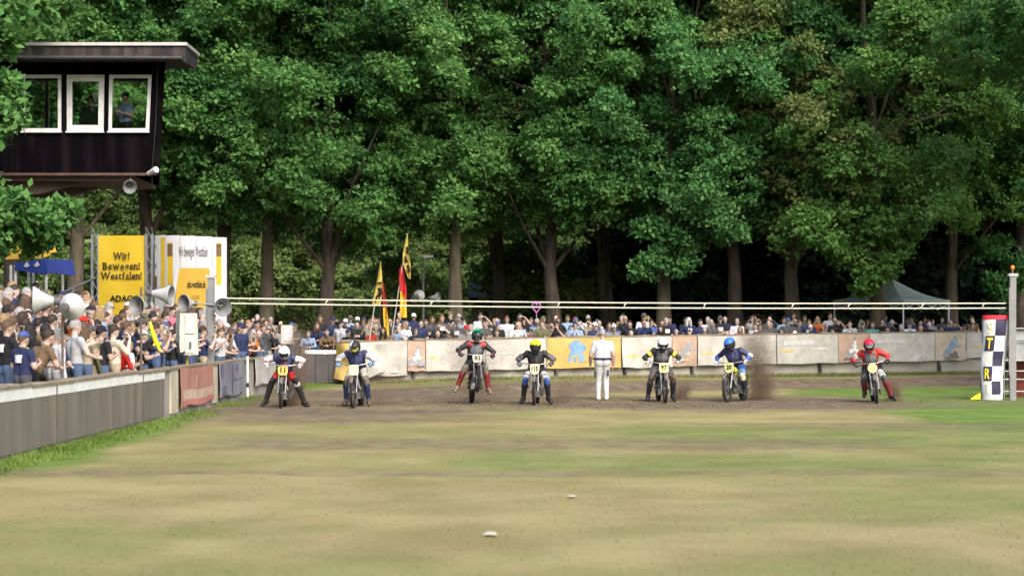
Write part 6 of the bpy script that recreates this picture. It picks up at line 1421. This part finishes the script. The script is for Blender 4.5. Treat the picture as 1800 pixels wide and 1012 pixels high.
def rider(loc, rot, label, opt, mats, helm):
    e = thing('person', label, 'person', loc, rot, 'riders on the start line'); e.rotation_mode = 'YXZ'
    J = rider_joints(opt); P, E = figure(J, 1.0, 1.0, True, head=False, lb=1.22)
    # body armour: chest piece and boots thicken the figure; chest tagged as vest
    che = J['che']; f = Vector((0, -1, -.5)).normalized()
    for s in (-1, 1): P.append(('c', tuple(che + Vector((s * .07, -.05, -.10))), tuple(che + Vector((s * .075, -.045, .05))), .098, .098, 'vest'))
    P.append(('c', tuple(che + Vector((0, -.062, -.12))), tuple(che + Vector((0, -.05, .06))), .105, .100, 'vest'))
    for a, k in (('knL', 'anL'), ('knR', 'anR')): P.append(('c', tuple(J[a] + Vector((0, -.035, .02))), tuple(J[a].lerp(J[k], .2) + Vector((0, -.035, 0))), .055, .045, 'knee'))
    for s in ('L', 'R'):
        P.append(('c', tuple(J['kn' + s].lerp(J['an' + s], .26)), tuple(J['kn' + s].lerp(J['an' + s], .36)), .084, .082, 'shin')); P.append(('c', tuple(J['an' + s] + Vector((0, .02, 0))), tuple(J['to' + s] + Vector((0, 0, .012))), .062, .050, 'shoe'))
        P.append(('c', tuple(J['el' + s] + Vector((0, .02, 0))), tuple(J['el' + s].lerp(J['wr' + s], .25)), .066, .056, 'sleeve'))
    P.append(('e', tuple(J['head']), (.085, .105, .12), None, 'skin'))
    for s in ('L', 'R'): P.append(('c', tuple(J['sh' + s] + Vector((0, 0, .02))), tuple(J['sh' + s].lerp(J['el' + s], .3)), .078, .070, 'shirt'))
    for tg, a_, b_, t0, t1, rr_ in opt.get('acc', ()):
        if a_ == 'chest': P.append(('e', tuple(che + Vector((0, -.125, t0))), (b_, .045, t1), None, tg))
        else: P.append(('c', tuple(J[a_].lerp(J[b_], t0)), tuple(J[a_].lerp(J[b_], t1)), rr_, rr_, tg))
    me = remesh_body('body', P, RT, .0125, E, 3); b = link('body', me, e); dress(b, list(opt.get('am', (LK, LK))) + mats); helmet(e, J['head'], J['face'], *helm)
    return e, J
def placed(o, p): return o.matrix_basis @ p
def go(px, Y, yaw, roll, pitch, ml, rl, plate, num, kind, tank, opt, mats, helm, lift=0.0):
    x = PX(px, Y); z = float(hground(x, Y)); rot = (R(pitch), R(roll), R(yaw)); loc = Vector((x, Y, z))
    m = motorcycle(loc, rot, ml, plate, num, kind, tank)
    if pitch:       # lifts on the rear wheel: keep the rear contact point on the ground
        m.rotation_euler = rot; c = Matrix(m.rotation_euler.to_matrix()); rc = Vector((0, RAX.y, RAX.z)); q = c @ rc; m.location = loc + Vector((0, RAX.y, RAX.z)) - q - Vector((0, .0, 0))
    r, J = rider(m.location.copy(), rot, rl, opt, mats, helm); return m, r
# skin, shirt, vest, sleeve, forearm, hand, pants, knee, shin, shoe, lips, eye
def ms(shirt, vest, sleeve, fore, hand, pants, knee, shin, shoe): return [SKIN[0], shirt, vest, sleeve, fore, hand, pants, knee, shin, shoe, M_lips, M_eye]
go(497, 41.0, 4, 2, 0, 'motorcycle with yellow plate 11 at the left end of the start line', 'rider in white helmet, black vest and red trousers on the leftmost motorcycle', PLATE_Y, '11', 'wide', LPK,
   dict(am=(LDR, LW), acc=[('acc1', 'chest', .085, -.06, .07, 0), ('acc2', 'knR', 'anR', .12, .16, .079), ('acc2', 'shL', 'elL', .35, .7, .086), ('acc2', 'shR', 'elR', .35, .7, .086)], fz=-.55, hz=-.06, el=.05, up=-.13, J=dict(knL=(-.27, -.05, .60), knR=(.29, -.08, .62), anL=(-.40, .05, .14), anR=(.50, .10, .12), toL=(-.46, -.12, .055), toR=(.60, -.06, .05))), ms(LN, LN, LW, LPK, LW, LR, LK, LK, LK), (HW, HW, LENS, True))
go(628, 41.2, -3, -1, 0, 'motorcycle with blank pale plate, second from the left', 'rider in dark helmet with white stripe and navy vest, second from left', PLATE_C, '', 'square', LDB,
   dict(am=(LW, LDT), acc=[('acc1', 'shL', 'elL', .30, .8, .086), ('acc1', 'shR', 'elR', .30, .8, .086)], fz=-.45, hz=-.03, up=-.04, J=dict(anL=(-.26, .02, .16), anR=(.27, .02, .16), toL=(-.29, -.17, .06), toR=(.31, -.17, .06), knL=(-.23, -.14, .62), knR=(.24, -.14, .62))), ms(LN, LDB, LW, LGY, LLB, LCR, LDT, LDB, LBR), (LK, LK, mat('yellow lens', (.34, .34, .07), .2), True, HW))
go(829, 42.6, 7, 3, -13, 'motorcycle rearing on its back wheel with pale plate', 'rider in green helmet standing on the rearing motorcycle', PLATE_C, '83', 'wide', LDR,
   dict(am=(LGY, LR), acc=[('acc1', 'chest', .09, -.05, .10, 0), ('acc2', 'shL', 'shR', .02, .2, .086), ('acc2', 'shL', 'shR', .8, .98, .086), ('acc1', 'hipR', 'knR', .78, .84, .090)], up=.03, fz=-.12, back=.02, J=dict(anL=(-.42, .05, .26), anR=(.34, .05, .24), toL=(-.48, -.10, .12), toR=(.37, -.12, .12), knL=(-.27, -.10, .70), knR=(.25, -.12, .70))), ms(LK, LGY, LK, LDR, LK, LK, LDT, LDR, LDT), (LK, HG, LENS, True))
go(942, 42.7, -4, 0, 0, 'motorcycle with pale shield plate under the yellow-helmeted rider', 'rider in yellow helmet and black leathers with blue knees', PLATE_C, '115', 'shield', LK,
   dict(am=(LW, LGY), acc=[('acc1', 'hipL', 'knL', .52, .58, .102), ('acc1', 'hipR', 'knR', .52, .58, .102), ('acc1', 'hipL', 'knL', .82, .86, .094), ('acc1', 'hipR', 'knR', .82, .86, .094), ('acc2', 'shL', 'elL', .55, .65, .084), ('acc2', 'shR', 'elR', .55, .65, .084)], fz=-.25, up=-.05, J=dict(anL=(-.31, .04, .15), anR=(.31, .04, .15), toL=(-.35, -.15, .055), toR=(.38, -.13, .05), knL=(-.25, -.12, .60), knR=(.27, -.12, .60))), ms(LK, LK, LGY, LK, LGY, LK, LBu, LK, LK), (LK, HY, LENS, True))
go(1163, 44.2, 2, 0, 0, 'motorcycle with pale plate 97 under the white-helmeted rider in black', 'rider in white helmet, black sleeves and grey harness right of the official', PLATE_L, '97', 'square', LCR,
   dict(am=(mat('yellow patch', (.66, .52, .06), .6), LR), acc=[('acc1', 'shL', 'elL', .38, .42, .083), ('acc1', 'shR', 'elR', .38, .42, .083), ('acc2', 'chest', .055, -.10, .04, 0)], fz=-.50, up=.0, el=-.02, J=dict(anL=(-.34, .04, .15), anR=(.29, .04, .15), toL=(-.38, -.14, .055), toR=(.32, -.14, .05), knL=(-.29, -.12, .58), knR=(.28, -.14, .60))), ms(LK, LGY, LK, LK, LCR, LGY, LBR, LK, LK), (LK, HW, LENS, False))
go(1294, 44.4, -24, -3, 0, 'turned motorcycle with lime yellow plate 20', 'rider in blue helmet and blue leathers beside the tall dirt spray', PLATE_L, '20', 'shield', mat('lime fender', (.62, .66, .06), .5, .08),
   dict(am=(LW, LLB), acc=[('acc2', 'hipR', 'knR', .55, .62, .098), ('acc1', 'shR', 'elR', .92, .97, .074)], fz=-.45, fx=-.35, hx=-.02, J=dict(knL=(-.22, -.12, .62), knR=(.24, -.14, .62), anL=(-.24, .06, .24), anR=(.24, .06, .24), toL=(-.27, -.14, .16), toR=(.27, -.14, .16))), ms(LN, LN, LBu, LBu, LW, LBu, LCR, LK, LK), (LK, HB, LENS, False))
go(1538, 43.6, -8, -6, 0, 'motorcycle with round pale plate at the right end of the line', 'rider in red helmet and red sleeves at the right end of the line', PLATE_L, '', 'round', LK,
   dict(am=(LW, LGY), acc=[('acc1', 'hipR', 'knR', .55, .59, .1), ('acc1', 'hipR', 'knR', .8, .84, .094), ('acc1', 'shL', 'elL', .55, .62, .084)], fz=-.18, up=-.03, hx=-.01, J=dict(anL=(-.22, .10, .26), toL=(-.25, -.10, .18), knL=(-.22, -.12, .62), anR=(.42, .10, .12), toR=(.48, -.06, .035), knR=(.27, -.10, .60))), ms(LR, LGY, LR, LR, LK, LK, LGY, LDR, LK), (LK, HR_, LENSG, False))

# ------------------------------------------------------------------ walking official
ow = thing('person', 'official in white polo shirt and white trousers walking away across the start line', 'person', (PX(1059, 45), 45.0, float(hground(PX(1059, 45), 45))), (0, 0, R(183)))
JO = stand('walk_back', 1.035); JO['head'] = JO['head'] + Vector((0, 0, .035)); P, E = figure(JO, 1.035, 1.08, lb=1.2); me = remesh_body('body', P, TAGS, .0125, E, 4); b = link('body', me, ow)
M_ow = cloth('official white', (.47, .47, .48), .10); dress(b, [SKIN[1], M_ow, SKIN[1], SKIN[1], SKIN[1], M_ow, M_ow, M_ow, cloth('white shoe', (.62, .62, .62), .1), M_lips, M_eye])
J = JO; f = J['face'].normalized(); up = (Vector((0, 0, 1)) - f * f.z).normalized(); rx = f.cross(up)
h_ = HAIR['short'].build('hair', HMAT['grey'], ow, True, 80); h_.matrix_local = Matrix.Translation(J['head']) @ Matrix((rx, -f, up)).transposed().to_4x4()
bl = MB(); n = 24
for j, z in enumerate((1.035, 1.085)):
    pass
belt = [(.243 * math.cos(6.283 * k / n), .166 * math.sin(6.283 * k / n)) for k in range(n)]
bl.add([(x_, y_, z) for z in (1.035, 1.085) for x_, y_ in belt] + [(x_ * .9, y_ * .9, z) for z in (1.035, 1.085) for x_, y_ in belt], [(k, (k + 1) % n, n + (k + 1) % n, n + k) for k in range(n)] + [(n + k, n + (k + 1) % n, 3 * n + (k + 1) % n, 3 * n + k) for k in range(n)]); bl.build('belt', cloth('navy belt', (.02, .02, .07)), ow)
sk = MB(); sk.lathe([(.205, 1.09), (.215, 1.05), (.21, 1.02)], Matrix.Diagonal((1.0, .72, 1, 1)), 24); 
for x_, z in ((.20, .66), (-.14, .70)): MB().box((x_, .04, z), (.035, .07, .16)).build('radio' if x_ > 0 else 'pocket_flap', M_blk, ow)
col = MB().torus((0, .0, 1.505), .068, .02, 'Z', 18, 6).build('collar', M_ow, ow)

# ------------------------------------------------------------------ soil thrown up by the rear wheels
M_dust = mat('flying soil', (0.197, 0.139, 0.098), .95, .25, 8)
def spray(px, Y, label, n, h, w_, d_, drift=0.0, size=(.004, .011), power=1.0, base=.0):
    x0 = PX(px, Y); z0 = float(hground(x0, Y)); u = nrg.random(n) ** power; a = nrg.normal(size=n); b = nrg.normal(size=n)
    sw = .35 + .65 * np.sqrt(u); sw = np.where(u < .15, sw * 1.5 - .2 * u, sw)
    lump = .25 * (fbm(u * 6 + px, a * 0 + 2) - .5)
    x = x0 + w_ * .5 * a * sw * .8 + drift * u + lump * w_; y = Y + d_ * .5 * b * sw + .5 * u; z = z0 + base + h * u * (1 + .20 * nrg.normal(size=n)); x = x + .10 * w_ * nrg.normal(size=n) * u + .12 * w_ * np.sin(u * 7 + px)
    k = z > z0; x, y, z = x[k], y[k], z[k]; n = len(x)
    s = size[0] + (size[1] - size[0]) * nrg.random(n) ** 2.2
    tet = np.array([(1, 1, 1), (-1, -1, 1), (-1, 1, -1), (1, -1, -1)]) * .6
    v = np.stack([x - x0, y - Y, z - z0], 1)[:, None, :] + s[:, None, None] * (tet[None] + nrg.normal(0, .3, (n, 4, 3)))
    f = (np.array([(0, 1, 2), (0, 3, 1), (0, 2, 3), (1, 3, 2)])[None] + 4 * np.arange(n)[:, None, None]).reshape(-1, 3)
    o = link('dirt_spray', np_mesh('dirt_spray', v.reshape(-1, 3), f, M_dust)); o.location = (x0, Y, z0)
    tag(o, label, 'dirt spray', 'dirt sprays behind the motorcycles', 'stuff')
fine_ = (.0025, .0075)
spray(1338, 45.3, 'tall brown column of soil right of the blue-helmeted rider', 80000, 1.62, .62, .8, -.08, fine_, 1.15)
spray(519, 42.2, 'brown soil spray right of the leftmost rider', 60000, 1.5, .36, .7, .03, fine_, 1.15)
spray(836, 44.0, 'wide brown soil cloud round the rearing motorcycle', 45000, 1.75, 1.25, 1.0, .0, fine_)
spray(985, 43.7, 'low brown spray right of the yellow-helmeted rider', 12000, .55, .6, .8, .25, fine_, power=1.6)
spray(1195, 45.0, 'small dark spray behind the white-helmeted rider right of the official', 7000, .40, .34, .5, .18, (.004, .011), 1.4)
spray(1570, 44.4, 'small dark spray behind the red-helmeted rider', 8000, .48, .32, .5, .14, (.004, .011), 1.2)
spray(668, 42.4, 'low brown haze of soil right of the second rider', 14000, .7, .9, .8, .1, fine_, power=1.5)
